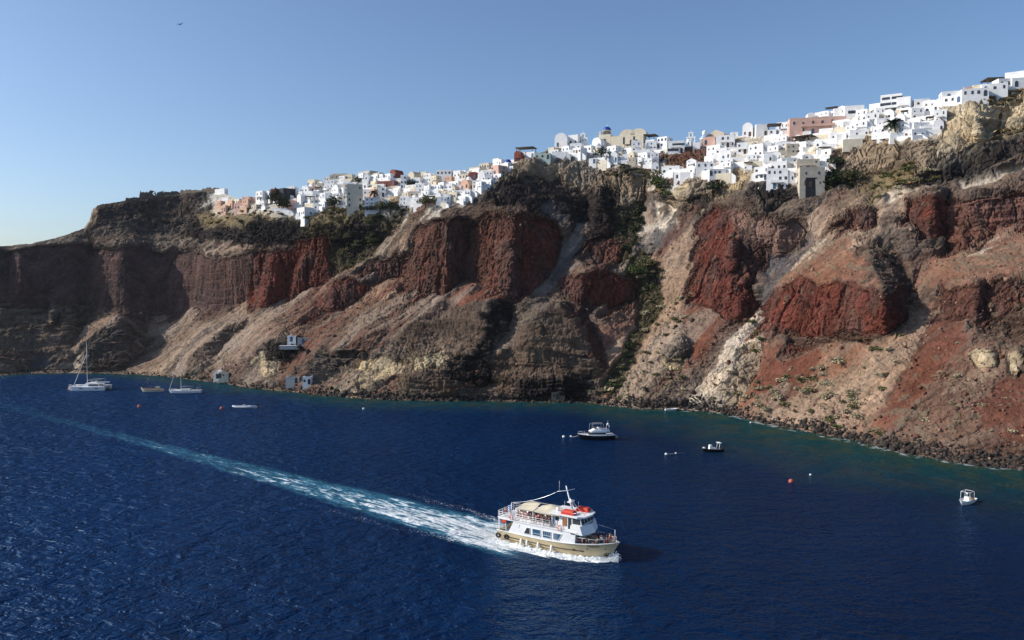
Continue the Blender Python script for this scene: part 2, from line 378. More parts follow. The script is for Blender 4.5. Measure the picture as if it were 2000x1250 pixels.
 # --- top right
 ('tuff',74,12,[(1628,312),(1690,272),(1755,272),(1768,300),(1745,330),(1692,352),(1640,335)]),
 ('tuff',70,-45,[(1625,330),(1640,300),(1660,290),(1655,320),(1640,345)]),
 ('tuff',72,20,[(1788,280),(1832,284),(1822,322),(1786,330)]),
 ('dry',40,-10,[(1690,352),(1760,330),(1785,310),(1792,330),(1745,372),(1690,375)]),
 ('crag',56,-15,[(1738,372),(1765,350),(1850,302),(1900,288),(2000,268),(2400,220),(2400,330),(2000,337),(1850,368)]),
 ('lava',70,-5,[(1760,358),(1800,335),(1880,325),(2000,290),(2400,250),(2400,290),(2000,315),(1880,350),(1790,370)]),
 ('tuffy',74,-58,[(1840,262),(1842,220),(1865,205),(1900,192),(2000,178),(2400,130),(2400,240),(2000,266),(1900,285),(1832,302)]),
 ('tuffy',78,-72,[(1838,262),(1842,220),(1865,215),(1865,280),(1832,302)]),
 ('tuffy',78,40,[(1905,225),(1950,205),(1952,262),(1925,270),(1908,265)]),
 ('dry',36,-10,[(1870,200),(1900,188),(2000,165),(2400,100),(2400,160),(2000,190),(1955,215),(1925,200)]),
 ('dry',40,-10,[(1935,268),(2000,250),(2060,245),(2060,262),(1940,280)]),
 ('path',20,-10,[(1860,362),(1940,350),(2000,341),(2400,300),(2400,310),(2000,349),(1900,366)]),
 ('path',20,-10,[(1715,380),(1800,366),(1830,366),(1800,374),(1720,386)]),
 ('path',24,-10,[(1240,456),(1300,420),(1330,402),(1334,407),(1302,428),(1246,463)]),
 ('path',24,-10,[(1268,398),(1300,402),(1345,424),(1342,430),(1298,410),(1266,404)]),
 # --- rock between the houses of the near village
 ('lava',58,10,[(1465,362),(1500,358),(1600,364),(1610,385),(1560,395),(1480,388)]),
 ('tuff',72,25,[(1325,362),(1345,350),(1390,352),(1392,384),(1335,398)]),
 ('cream',68,-45,[(1318,372),(1345,352),(1352,370),(1335,396)]),
 ('cream',66,-40,[(1415,345),(1440,332),(1468,338),(1460,365),(1440,382),(1418,378)]),
 ('scrub',42,10,[(1600,352),(1625,340),(1680,345),(1670,365),(1612,372)]),
 ('redbrown',34,-20,[(1282,302),(1300,292),(1390,290),(1400,298),(1372,328),(1300,328),(1280,325)]),
 ('tan',34,-25,[(1436,272),(1500,262),(1512,285),(1440,290)]),
 ('brown',60,-20,[(1600,228),(1652,220),(1652,250),(1602,258)]),
 ('dry',34,-10,[(1050,298),(1090,288),(1112,292),(1100,302),(1050,304)]),
]
GX0, GX1, GY0, GY1 = -200, 2200, 90, 980
_gx = np.arange(GX0, GX1+1); _gy = np.arange(GY0, GY1+1)
NXg, NYg = len(_gx), len(_gy)
def in_poly(poly, x, y):
    r = np.zeros(x.shape, bool); n = len(poly)
    for i in range(n):
        (xa, ya), (xb, yb) = poly[i], poly[(i+1) % n]
        if ya == yb: continue
        c = ((ya > y) != (yb > y)) & (x < (xb-xa)*(y-ya)/(yb-ya)+xa)
        r ^= c
    return r
zcls = np.zeros((NYg, NXg), np.int16); zsl = np.zeros((NYg, NXg)); zas = np.zeros((NYg, NXg))
for c, s_, a_, poly in Z:
    xs = [p[0] for p in poly]; ys = [p[1] for p in poly]
    i0, i1 = max(0, int(min(xs))-GX0), min(NXg, int(max(xs))-GX0+2); j0, j1 = max(0, int(min(ys))-GY0), min(NYg, int(max(ys))-GY0+2)
    if i1 <= i0 or j1 <= j0: continue
    xx, yy = np.meshgrid(_gx[i0:i1]+0.01, _gy[j0:j1]+0.01)
    m = in_poly(poly, xx, yy)
    zcls[j0:j1, i0:i1][m] = CN.index(c); zsl[j0:j1, i0:i1][m] = s_; zas[j0:j1, i0:i1][m] = a_
for k_ in ('tan','orange','redscree','brownred','pale','paletan'):
    m_ = (zcls == CN.index(k_)) & (zas < -15)
    zas[m_] += np.interp(np.broadcast_to(_gx, zcls.shape)[m_], [600, 1300, 1550, 2000], [-4, -8, -22, -27])
# village ground
VILL = [(415,418),(460,412),(520,418),(570,424),(600,428),(640,408),(690,412),(780,414),(820,407),(870,405),(905,402),(940,377),(985,342),(1012,326),(1050,310),(1150,310),(1172,322),(1220,330),(1262,324),(1290,345),(1325,352),(1400,352),(1470,342),(1500,357),(1560,364),(1605,352),(1625,300),(1700,272),(1780,278),(1832,266),(1845,220),(1905,192),(2000,174),(2200,145),(2200,90),(415,90)]
xx, yy = np.meshgrid(_gx+0.01, _gy+0.01)
mv = in_poly(VILL, xx, yy)
keep = np.isin(zcls, [CN.index(k) for k in ('redbrown', 'dry', 'tan', 'tuff', 'tuffy', 'cream', 'lava')]) & (xx > 1030)
mv2 = mv & ~keep
zcls[mv2] = CN.index('town'); zsl[mv2] = 27; zas[mv2] = -24
# ---- integrate the facing of every patch of rock into distance (least squares)
ss = 2
sl = gblur(zsl[::ss, ::ss], 1.1); 
as_ = R_(1)*zas[::ss, ::ss]
ca, sa = gblur(np.cos(as_), 1.1), gblur(np.sin(as_), 1.1)
ah = np.arctan2(sa, ca); slr = np.radians(sl)
gxx, gyy = np.meshgrid(_gx[::ss].astype(float), _gy[::ss].astype(float))
D0 = np.stack(raydir(gxx, gyy)); 
Nn = np.stack([np.sin(slr)*np.sin(ah), -np.sin(slr)*np.cos(ah), np.cos(slr)])
below = gyy > shore_y(gxx)
Nn[:, below] = np.array([0, 0, 1.0])[:, None]
nd = (Nn*D0).sum(0)
nd = np.where(below, nd, np.minimum(nd, -0.2))
Dx = np.gradient(D0, axis=2); Dy = np.gradient(D0, axis=1)
gX = np.clip(-(Nn*Dx).sum(0)/nd, -0.012, 0.012); gY = np.clip(-(Nn*Dy).sum(0)/nd, -0.02, 0.004)
def poisson(gX, gY):
    H_, W_ = gX.shape
    fx = 0.5*(gX[:, 1:]+gX[:, :-1]); fy = 0.5*(gY[1:]+gY[:-1])
    f = np.zeros((H_, W_)); f[:, :-1] += fx; f[:, 1:] -= fx; f[:-1] += fy; f[1:] -= fy
    def dct(a, ax):
        n = a.shape[ax]; b = np.concatenate([a, np.flip(a, ax)], ax); F = np.fft.rfft(b, axis=ax)
        k = np.arange(n+1); sh = [1, 1]; sh[ax] = n+1
        return np.take((F*np.exp(-1j*np.pi*k/(2*n)).reshape(sh)).real, range(n), ax)
    def idct(a, ax):
        n = a.shape[ax]; sh = [1, 1]; sh[ax] = n
        k = np.arange(n); c = a*np.exp(1j*np.pi*k/(2*n)).reshape(sh)
        z = np.zeros([1 if i == ax else s for i, s in enumerate(a.shape)])
        return np.take(np.fft.irfft(np.concatenate([c, z], ax), 2*n, axis=ax), range(n), ax)
    F = dct(dct(f, 0), 1)
    lam = (2*np.cos(np.pi*np.arange(H_)/H_)-2)[:, None]+(2*np.cos(np.pi*np.arange(W_)/W_)-2)[None]
    lam[0, 0] = 1; F = F/lam; F[0, 0] = 0
    return -idct(idct(-F, 1), 0)
U = poisson(gX, gY)
# pin the water line
cx = _gx[::ss].astype(float); sy = shore_y(cx)
def bil(A, px, py, s_=1):
    fx = np.clip((np.asarray(px, float)-GX0)/s_, 0, A.shape[1]-1.001); fy = np.clip((np.asarray(py, float)-GY0)/s_, 0, A.shape[0]-1.001)
    i, j = fx.astype(int), fy.astype(int); u, v = fx-i, fy-j
    return (A[j, i]*(1-u)+A[j, i+1]*u)*(1-v)+(A[j+1, i]*(1-u)+A[j+1, i+1]*u)*v
_dz = raydir(cx, sy)[2]
corr = np.log(-CAM_H/_dz)-bil(U, cx, sy, ss)
corr = gblur(corr[None, :], 3)[0]
U = U+corr[None, :]
RNG = np.exp(U)
def rng_at(px, py): return bil(RNG, px, py, ss)
# ---- mesh
NV, NU = 430, 1560
ucol = np.linspace(-150, 2150, NU); tt = np.linspace(0, 1, NV)
PX = np.repeat(ucol[None], NV, 0)
ys0, ys1 = shore_y(ucol)+2.0, sky_y(ucol)
PY = ys0[None]+(ys1-ys0)[None]*tt[:, None]
RR = rng_at(PX, PY)
dx, dy, dz = raydir(PX, PY)
P = np.stack([dx*RR, dy*RR, CAM_H+dz*RR], -1)
def calc_normals(P):
    a = np.gradient(P, axis=1); b = np.gradient(P, axis=0); n = np.cross(a, b)
    n /= np.linalg.norm(n, axis=-1, keepdims=True)+1e-9
    n *= np.where((n*np.stack([dx, dy, dz], -1)).sum(-1) > 0, -1, 1)[..., None]
    return n
# class of every vertex, outlines broken up by noise
x, y, z = P[..., 0], P[..., 1], P[..., 2]
fa = np.radians(np.interp(PX, [300, 900, 1300, 2000], [-66, -60, -54, -66])); c_, s_ = np.cos(fa), np.sin(fa)
uu = x*c_+y*s_; vv = -x*s_+y*c_          # along the contour / along the fall line
wa = fbm(x/9, y/9, z/9, 4)*13+fbm(x/1.6, y/1.6, z/1.6, 2)*4
wb = fbm(x/9+40, y/9, z/9, 4)*13+fbm(uu/2.5, vv/30, z/30+8, 3)*14
c0 = zcls[np.clip(np.rint(PY+wb-GY0).astype(int), 0, NYg-1), np.clip(np.rint(PX+wa-GX0).astype(int), 0, NXg-1)]
loose = np.isin(c0, [CN.index(k) for k in ('brown','brownred','tan','paletan','pale','orange','redscree','greyscree','crag','greybrown')])
bandn = fbm(uu/6.5, vv/150, z/150, 3, .6)+.35*fbm(x/22, y/22, z/22+60, 2)
# debris carried down the fall line from the rock above, in tongues
run = gblur(loose.astype(float), 1.5)*np.clip(fbm(uu/3.2, vv/70, z/70, 3, .6)*1.6+0.15, 0, 1)*np.clip(fbm(x/18, y/18, z/18+33, 2)+.75, .2, 1.3)*75
wx = PX+wa+run*0.66; wy = PY+wb-run*0.75
vc = zcls[np.clip(np.rint(wy-GY0).astype(int), 0, NYg-1), np.clip(np.rint(wx-GX0).astype(int), 0, NXg-1)]
tab = np.array([[*v[0], *v[1:]] for v in CL.values()])
VA = tab[vc]
amps = gblur(VA[..., 3:], 2.0)
alb = gblur(VA[..., :3], 0.7)
wide = gblur(VA[..., :3], 9.0)
w_ = (0.30+0.25*fbm(x/7, y/7, z/7+20, 3))[..., None]
alb = alb*(1-w_)+wide*w_
N = calc_normals(gblur(P, 1.0))
bl = gblur(np.isin(vc, [CN.index(k) for k in ('red','redbrown','redpink','pinkgrey','wall')]).astype(float), 2.0)
tf = gblur(np.isin(vc, [CN.index(k) for k in ('tuff','tuffy','cream')]).astype(float), 2.0)
zc = z*(1-0.72*np.clip(bl+.75*tf, 0, 1))                       # on the bluffs everything is drawn out downwards
qx, qy, qz = x+1.2*fbm(x/5, y/5, z/5, 3), y+1.2*fbm(x/5+9, y/5, z/5, 3), zc+1.2*fbm(x/5, y/5+9, z/5, 3)
lump = fbm(qx/14, qy/14, qz/14, 3)*1.5+ridged(qx/7.5, qy/7.5, qz/6, 4)*0.8
streak = ridged(uu/4.2, vv/45, z/45, 3, 0.6)+0.6*ridged(uu/1.6+9, vv/30, z/30, 2)
zz = z+fbm(x/20, y/20, z/20, 3)*3.5+0.05*x
fr = (zz/4.3) % 1.0; fr2 = (zz/1.55+0.3) % 1.0
ledge = np.where(fr > .82, (1-fr)/.18, fr/.82)*np.clip(fbm(x/18, y/18, z/10, 3)*2.5+.5, 0, 1)+0.4*np.where(fr2 > .8, (1-fr2)/.2, fr2/.8)*np.clip(fbm(x/10+4, y/10, z/6, 3)*2.5+.3, 0, 1)
strata = 0.35*fbm(zz*0+3.3, x/60, zz/1.7, 3, 0.6)+1.25*ledge
gul = ridged(uu/17+.35*fbm(x/30, y/30, z/30, 2), vv/160, z/160, 3, .45)*np.clip(N[..., 2]*2.0-.35, 0, 1)
rib = ridged(uu/7.5+5, vv/70, z/70, 2, .5)*np.clip(N[..., 2]*2.0-.35, 0, 1)
def cracks(px_, py_, pz_, w): 
    v = vnoise(px_, py_, pz_); return np.exp(-(v/w)**2)
crk = 1.1*tf*cracks(qx/9+20, qy/9, qz/9, .05)+1.1*cracks(qx/6, qy/6, qz/6, .06)+0.7*cracks(qx/2.6+40, qy/2.6, qz/2.6, .09)+0.35*cracks(qx/1.1+80, qy/1.1, qz/1.1, .14)
fine = ridged(qx/2.2, qy/2.2, qz/2.2, 3, 0.65)+1.0*fbm(x/0.7, y/0.7, z/0.7, 2)
cl1 = np.clip(vnoise(x/1.5+7, y/1.5, z/1.5)-.35, 0, 1)*1.6+np.clip(vnoise(x/.8+7, y/.8, z/.8)-.35, 0, 1)*1.2   # stones sticking out
hh_ = x*0.8+y*0.6; steep = np.clip((1-N[..., 2])*1.6-0.6, 0, 1)
flute = (0.55*ridged(uu/6+fbm(x/9, y/9, z/9, 2)*0.5, hh_/6, z/40, 3)+0.45*ridged(uu/1.9, hh_/1.9, z/16, 3))*steep
near = np.clip((PY-ys1)/12, 0.35, 1)*np.clip((ys0-PY)/10, 0.15, 1)
patchy = np.maximum(bl*.85, np.clip(.55+.9*fbm(x/16+60, y/16, z/16, 3), .12, 1.25))        # some ground is smooth ash, some broken
disp = (amps[..., 0]*lump*1.25+amps[..., 1]*streak*0.8+amps[..., 2]*strata*2.6+amps[..., 3]*patchy*(fine*0.95+cl1*1.0-crk*1.75*(0.35+np.clip(amps[..., 0], 0, 1.5)))+flute*(1.3+0.9*tf-1.2*gblur((vc == CN.index('wall')).astype(float), 2.0))+(gul*2.0+rib*.7)*gblur(np.isin(vc, [CN.index(k) for k in ('brown','brownred','tan','paletan','orange','redscree','greybrown','crag','pale')]).astype(float), 2.5))*near
P2 = P+N*disp[..., None]
# tone of the rock itself: dust in the hollows of scree, beds of different stone, stains
mot = fbm(x/5, y/5, z/5, 4)
mot2 = fbm(uu/3, vv/26, z/26+3, 3)
bed = fbm(zz*0+7.7, x/80, zz/2.6, 3)
tone = 1+0.34*mot+0.30*mot2*np.clip(amps[..., 1]*2.2, 0, 1)+0.5*bed*np.clip(amps[..., 2]*1.6, 0, 1)
tone *= 1+0.35*np.clip(fbm(x/1.3, y/1.3, z/1.3, 2), -0.8, 0.8)
stain = np.clip(fbm(uu/1.4, vv/6, z/26, 3, .6)*1.5+.1, -.6, 1)*bl
tone *= 1+0.38*stain
gs = (np.clip(fbm(x/6+90, y/6, z/14, 4)*1.8+.05, 0, .6)*bl)[..., None]
alb = alb*(1-gs)+np.array(lin(92, 76, 70, .7))*gs
warm = fbm(x/16+5, y/16, z/16, 3)*0.12
alb = alb*np.clip(tone, 0.35, 1.8)[..., None]*np.stack([1+warm, np.ones_like(warm), 1-warm*1.2], -1)
lo = gblur(loose.astype(float), 2.0)*np.clip((N[..., 2]-.35)*4, 0, 1)
for cc, ww in ((lin(116, 66, 52, .74), np.clip((bandn-.10)*3.2, 0, .62)*np.interp(PX, [450, 560, 1300, 1500, 2100], [.3, 1, .9, .5, .5])), (lin(158, 142, 126, .84), np.clip((-.16-bandn)*3.2, 0, .62)*np.interp(PX, [1350, 1550], [1, .45]))):
    q_ = (lo*ww)[..., None]; alb = alb*(1-q_)+np.array(cc)*q_*np.clip(tone, .5, 1.5)[..., None]
# pale dust lying on whatever is flat enough, bare darker stone where it is steep
flat = np.clip((calc_normals(P2)[..., 2]-0.50)*2.6, 0, 1)*np.clip(0.55+0.6*fbm(x/4, y/4, z/4+50, 3), 0, 1)
du = (flat*0.55*np.isin(vc, [CN.index(k) for k in ('brown','brownred','greybrown','darkbrown','crag')]))[..., None]
alb = alb*(1-du)+np.array(lin(148, 126, 106))*du
# grey-green cushions of dry scrub scattered over the gentler slopes
scr = fbm(x/2.1+70, y/2.1, z/2.1, 3); cover = np.clip(fbm(x/25+11, y/25, z/25, 2)+0.35, 0, 1)*np.clip(N[..., 2]*2.2-0.9, 0, 1)*(~np.isin(vc, [CN.index(k) for k in ('town', 'path')]))
sm_ = np.clip((scr*0.9+cover*0.55-0.42)*6, 0, 0.6)[..., None]
alb = alb*(1-sm_)+np.array(lin(112, 101, 84))*sm_
P2 = P2+N*(sm_*0.35)
alb = np.clip(alb*0.96, 0.006, 0.75)
# rows behind the skyline: flat land that drops away
back = []
topd = np.stack([dx[-1], dy[-1], np.zeros(NU)], -1)
for k, (b, dzb) in enumerate([(4, 0.2), (12, 0.3), (30, -1), (70, -5), (140, -14), (260, -40)]):
    q = P2[-1]+topd*b; q = q.copy(); q[:, 2] = gblur(P2[-1][:, 2][None], 2+k*4)[0]+dzb; back.append(q)
foot = P2[0].copy(); foot[:, 2] = -4; foot[:, :2] -= topd[:, :2]*2
P2[0, :, 2] = np.minimum(P2[0, :, 2], -0.05)
ALLP = np.concatenate([foot[None], P2, np.array(back)], 0)
ALLC = np.concatenate([alb[:1], alb, np.repeat(alb[-1:], len(back), 0)], 0)
def grid_mesh(name, P, cols=None, wrap=False):
    h, w = P.shape[:2]
    me = bpy.data.meshes.new(name)
    idx = np.arange(h*w).reshape(h, w)
    q = np.stack([idx[:-1, :-1], idx[:-1, 1:], idx[1:, 1:], idx[1:, :-1]], -1).reshape(-1, 4)
    me.vertices.add(h*w); me.vertices.foreach_set('co', P.reshape(-1).astype(np.float32))
    me.loops.add(q.size); me.loops.foreach_set('vertex_index', q.reshape(-1).astype(np.int32))
    me.polygons.add(len(q)); me.polygons.foreach_set('loop_start', (np.arange(len(q))*4).astype(np.int32))
    me.polygons.foreach_set('loop_total', np.full(len(q), 4, np.int32))
    me.polygons.foreach_set('use_smooth', np.ones(len(q), bool))
    me.update(calc_edges=True)
    if cols is not None:
        at = me.attributes.new('albedo', 'FLOAT_COLOR', 'POINT')
        at.data.foreach_set('color', np.concatenate([cols.reshape(-1, 3), np.ones((h*w, 1))], 1).reshape(-1).astype(np.float32))
    return me
rock = bpy.data.materials.new('volcanic_rock'); rock.use_nodes = True
n, l = rock.node_tree.nodes, rock.node_tree.links; p = n['Principled BSDF']
p.inputs['Roughness'].default_value = 0.95; p.inputs['Specular IOR Level'].default_value = 0.1
at = n.new('ShaderNodeAttribute'); at.attribute_name = 'albedo'
gm = n.new('ShaderNodeNewGeometry')
nz = n.new('ShaderNodeTexNoise'); nz.inputs['Scale'].default_value = 0.9; nz.inputs['Detail'].default_value = 8; nz.inputs['Roughness'].default_value = 0.7
l.new(gm.outputs['Position'], nz.inputs['Vector'])
vo = n.new('ShaderNodeTexVoronoi'); vo.inputs['Scale'].default_value = 0.75; vo.inputs['Randomness'].default_value = 1
l.new(gm.outputs['Position'], vo.inputs['Vector'])
mr = n.new('ShaderNodeMapRange'); mr.inputs['From Min'].default_value = 0.3; mr.inputs['From Max'].default_value = 0.7; mr.inputs['To Min'].default_value = 0.72; mr.inputs['To Max'].default_value = 1.28
l.new(nz.outputs['Fac'], mr.inputs['Value'])
mx = n.new('ShaderNodeVectorMath'); mx.operation = 'SCALE'; l.new(at.outputs['Color'], mx.inputs[0]); l.new(mr.outputs[0], mx.inputs['Scale'])
l.new(mx.outputs[0], p.inputs['Base Color'])
ad = n.new('ShaderNodeMath'); ad.operation = 'MULTIPLY_ADD'; l.new(vo.outputs['Distance'], ad.inputs[0]); ad.inputs[1].default_value = -0.35; l.new(nz.outputs['Fac'], ad.inputs[2])
bp = n.new('ShaderNodeBump'); bp.inputs['Strength'].default_value = 0.8; bp.inputs['Distance'].default_value = 0.8
l.new(ad.outputs[0], bp.inputs['Height']); l.new(bp.outputs[0], p.inputs['Normal'])
tme = grid_mesh('hillside', ALLP, ALLC); tme.polygons.foreach_set('use_smooth', np.zeros(len(tme.polygons), bool))
terrain = link_mesh('hillside', tme, rock)
setp(terrain, kind='structure')
# lookup of the finished surface
def ground(px, py):
    """point of the finished rock face seen at a photograph pixel, for standing things on"""
    u = np.clip((np.asarray(px, float)+150)/2300*(NU-1), 0, NU-1.001); i = int(u)
    y0, y1 = shore_y(px)+2.0, sky_y(px)
    t = float(np.clip((py-y0)/(y1-y0), 0, 1))*(NV-1.001); j = int(t)
    return Vector(P2[j, i])
def ground_normal(px, py):
    u = int(np.clip((px+150)/2300*(NU-1), 0, NU-1)); y0, y1 = shore_y(px)+2.0, sky_y(px)
    j = int(np.clip((py-y0)/(y1-y0), 0, 1)*(NV-1))
    return Vector(N[j, u])
# ------------------------------------------------------------------ sea
SHW = np.array([sea_point(float(a), float(shore_y(a)))[:2] for a in np.arange(-150, 2151, 6)])
xs = np.concatenate([[-9000, -3000, -1200, -700], np.arange(-460, 300, 2.5), [340, 500, 900, 3000, 9000]])
ys = np.concatenate([[-3000, -800, -200, -60], np.arange(0, 430, 2.5), [470, 600, 1200, 4000, 9000]])
sx, sy_ = np.meshgrid(xs, ys)
dist = np.full(sx.shape, 1e9)
for k in range(0, len(SHW), 8):
    b = SHW[k:k+8]
    dist = np.minimum(dist, np.sqrt((sx[..., None]-b[:, 0])**2+(sy_[..., None]-b[:, 1])**2).min(-1))
SEA = np.stack([sx, sy_, np.zeros_like(sx)], -1)
reach = np.interp(sx, [-260, -100, 20, 70, 120], [8, 11, 15, 27, 27])*(1+0.45*fbm(sx/30, sy_/30, sx*0, 3))
sh = np.clip(1-dist/(reach*2.2), 0, 1)**1.15
sea_me = grid_mesh('sea', SEA)
a_ = sea_me.attributes.new('shallow', 'FLOAT', 'POINT'); a_.data.foreach_set('value', sh.reshape(-1).astype(np.float32))
# the ferry's frame: where it lies and which way it goes
STERN, BOWP = sea_point(978, 1066), sea_point(1205, 1098)
FERRY_RZ = R_(-33.0); WAKE_RZ = R_(-38.7)
STERN = Vector((-1.1, 127.0, 0))
seam = bpy.data.materials.new('sea_water'); seam.use_nodes = True
n, l = seam.node_tree.nodes, seam.node_tree.links; p = n['Principled BSDF']
def M(op, a, b=None, c=None, clamp=False):
    k = n.new('ShaderNodeMath'); k.operation = op; k.use_clamp = clamp
    for i, v in enumerate((a, b, c)):
        if v is None: continue
        if isinstance(v, (int, float)): k.inputs[i].default_value = v
        else: l.new(v, k.inputs[i])
    return k.outputs[0]
def SS(v, a, b):
    k = n.new('ShaderNodeMapRange'); k.interpolation_type = 'SMOOTHSTEP'; l.new(v, k.inputs['Value'])
    k.inputs['From Min'].default_value = a; k.inputs['From Max'].default_value = b; k.clamp = True
    return k.outputs[0]
def NZ(vec, scale, detail=4, rough=0.55, dist=0.0):
    k = n.new('ShaderNodeTexNoise'); l.new(vec, k.inputs['Vector']); k.inputs['Scale'].default_value = scale
    k.inputs['Detail'].default_value = detail; k.inputs['Roughness'].default_value = rough; k.inputs['Distortion'].default_value = dist
    return k.outputs['Fac']
def MIX(f, a, b):
    k = n.new('ShaderNodeMix'); k.data_type = 'RGBA'
    if isinstance(f, (int, float)): k.inputs[0].default_value = f
    else: l.new(f, k.inputs[0])
    for i, v in ((6, a), (7, b)):
        if isinstance(v, tuple): k.inputs[i].default_value = (*v, 1)
        else: l.new(v, k.inputs[i])
    return k.outputs[2]
gm = n.new('ShaderNodeNewGeometry')
mp = n.new('ShaderNodeMapping'); mp.vector_type = 'TEXTURE'; mp.inputs['Location'].default_value = (STERN.x, STERN.y, 0); mp.inputs['Rotation'].default_value = (0, 0, WAKE_RZ)
l.new(gm.outputs['Position'], mp.inputs['Vector'])
sp = n.new('ShaderNodeSeparateXYZ'); l.new(mp.outputs[0], sp.inputs[0])
wob = NZ(mp.outputs[0], 0.09, 2)
ax = M('MULTIPLY', sp.outputs[0], -1.0)                      # metres behind the stern
ay = M('ADD', sp.outputs[1], M('MULTIPLY', M('SUBTRACT', wob, 0.5), 3.0))
aya = M('ABSOLUTE', ay)
behind = SS(ax, -9.0, -1.0)
half = M('MAXIMUM', M('SUBTRACT', 6.3, M('MULTIPLY', ax, 0.03)), 2.4)               # half width of the churned track
fade = M('POWER', 2.718, M('MULTIPLY', ax, -0.0135))
fade2 = M('POWER', 2.718, M('MULTIPLY', ax, -0.034))
rel = M('DIVIDE', aya, half)
track = M('MULTIPLY', M('SUBTRACT', 1.0, SS(rel, 0.55, 1.25)), behind)
stv = n.new('ShaderNodeMapping'); stv.inputs['Scale'].default_value = (0.2, 1.0, 1.0); l.new(mp.outputs[0], stv.inputs['Vector'])
f1 = NZ(stv.outputs[0], 0.75, 6, 0.68, 0.6); f2 = NZ(stv.outputs[0], 2.1, 4, 0.6)
fo = SS(M('ADD', M('MULTIPLY', f1, 0.72), M('MULTIPLY', f2, 0.28)), 0.34, 0.66)
# edge lines: two thin lace lines diverging
armo = M('ADD', 4.2, M('MULTIPLY', ax, 0.25))
armo2 = M('MINIMUM', armo, 8.3)
f3 = SS(NZ(mp.outputs[0], 2.3, 6, 0.75, 0.3), 0.30, 0.70)
arm = M('SUBTRACT', 1.0, SS(M('ABSOLUTE', M('SUBTRACT', aya, M('ADD', armo2, M('MULTIPLY', M('SUBTRACT', NZ(mp.outputs[0], 0.11, 4, 0.6), 0.5), 7.5)))), 0.2, 1.9))
arm = M('MULTIPLY', M('MULTIPLY', arm, behind), M('POWER', 2.718, M('MULTIPLY', ax, -0.036)))
side_ = SS(ay, -2.0, 2.0)
arm = M('MULTIPLY', arm, M('SUBTRACT', 1.0, M('MULTIPLY', side_, 0.12)))
arm = M('MULTIPLY', arm, M('ADD', 0.55, M('MULTIPLY', SS(NZ(mp.outputs[0], 0.07, 2), 0.4, 0.6), 0.55)))
core_ = M('SUBTRACT', 1.0, SS(M('ABSOLUTE', M('SUBTRACT', ay, -0.8)), 0.6, 3.2))
foam_in = M('ADD', M('MULTIPLY', M('MULTIPLY', track, fade2), 0.40), M('MULTIPLY', M('MULTIPLY', track, fade), M('ADD', 0.37, M('MULTIPLY', core_, 0.20))))

thr = M('SUBTRACT', 1.0, M('MULTIPLY', foam_in, 1.15))
foam = M('MULTIPLY', SS(M('SUBTRACT', fo, thr), -0.06, 0.30), SS(foam_in, 0.02, 0.12))
foam = M('MAXIMUM', foam, M('MULTIPLY', SS(M('SUBTRACT', f3, M('SUBTRACT', 1.0, M('MULTIPLY', arm, 0.62))), -0.08, 0.34), SS(arm, 0.02, 0.2)))
mp2 = n.new('ShaderNodeMapping'); mp2.vector_type = 'TEXTURE'; mp2.inputs['Location'].default_value = (STERN.x, STERN.y, 0); mp2.inputs['Rotation'].default_value = (0, 0, FERRY_RZ)
l.new(gm.outputs['Position'], mp2.inputs['Vector']); sp2 = n.new('ShaderNodeSeparateXYZ'); l.new(mp2.outputs[0], sp2.inputs[0])
hx_, hy_ = sp2.outputs[0], M('ABSOLUTE', sp2.outputs[1])
plan = M('MULTIPLY', M('SQRT', M('SUBTRACT', 1.0, M('POWER', M('DIVIDE', M('MAXIMUM', M('SUBTRACT', hx_, 9.0), 0.0), 10.6), 2.0), None, True)), 2.6)
off = M('SUBTRACT', hy_, plan)
skirt = M('ADD', 0.9, M('MULTIPLY', M('SUBTRACT', 20.0, hx_), 0.17))
hullf = M('MULTIPLY', M('MULTIPLY', M('SUBTRACT', 1.0, SS(M('DIVIDE', off, skirt), 0.25, 1.05)), SS(hx_, -9.0, -1.0)), M('SUBTRACT', 1.0, SS(hx_, 19.8, 20.6)))
foam_h = M('MULTIPLY', SS(M('SUBTRACT', fo, M('SUBTRACT', 1.0, M('MULTIPLY', hullf, 1.05))), -0.05, 0.22), SS(hullf, 0.02, 0.15))
foam = M('MAXIMUM', foam, foam_h)
# a few whitecaps
wc = NZ(gm.outputs['Position'], 0.16, 3, 0.5); wc2 = NZ(gm.outputs['Position'], 1.3, 4, 0.6, 0.4)
caps = M('MULTIPLY', SS(wc, 0.66, 0.72), SS(wc2, 0.64, 0.72))
foam = M('MAXIMUM', foam, M('MULTIPLY', caps, 0.55))
# lace of surf along the rocks
sa = n.new('ShaderNodeAttribute'); sa.attribute_name = 'shallow'
surf = M('MULTIPLY', SS(sa.outputs['Fac'], 0.90, 0.97), SS(NZ(gm.outputs['Position'], 0.35, 4, 0.7), 0.50, 0.62))
foam = M('MAXIMUM', foam, M('MULTIPLY', surf, 0.5))
aer = M('MULTIPLY', M('MULTIPLY', track, fade), M('ADD', 0.30, M('MULTIPLY', SS(f1, 0.36, 0.62), 0.75)))
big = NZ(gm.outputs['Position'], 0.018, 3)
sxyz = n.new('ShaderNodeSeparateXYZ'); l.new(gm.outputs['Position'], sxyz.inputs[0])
ruffle_and_sheen = SS(M('ADD', sxyz.outputs[0], M('MULTIPLY', big, 60.0)), 110.0, -60.0)      # wind-ruffled open water against the calm under the cliffs; also masks painted reflections below
deep = MIX(M('ADD', M('MULTIPLY', ruffle_and_sheen, 0.7), M('MULTIPLY', SS(big, 0.35, 0.65), 0.3)), (0.0004, 0.0085, 0.034), (0.0022, 0.0225, 0.080))  # sky sheen at left and dark cliff reflection at right painted into the colour
shal = MIX(SS(NZ(gm.outputs['Position'], 0.12, 3), 0.4, 0.62), (0.005, 0.052, 0.044), (0.036, 0.060, 0.026))
c1 = MIX(M('MULTIPLY', sa.outputs['Fac'], 0.9), deep, shal)
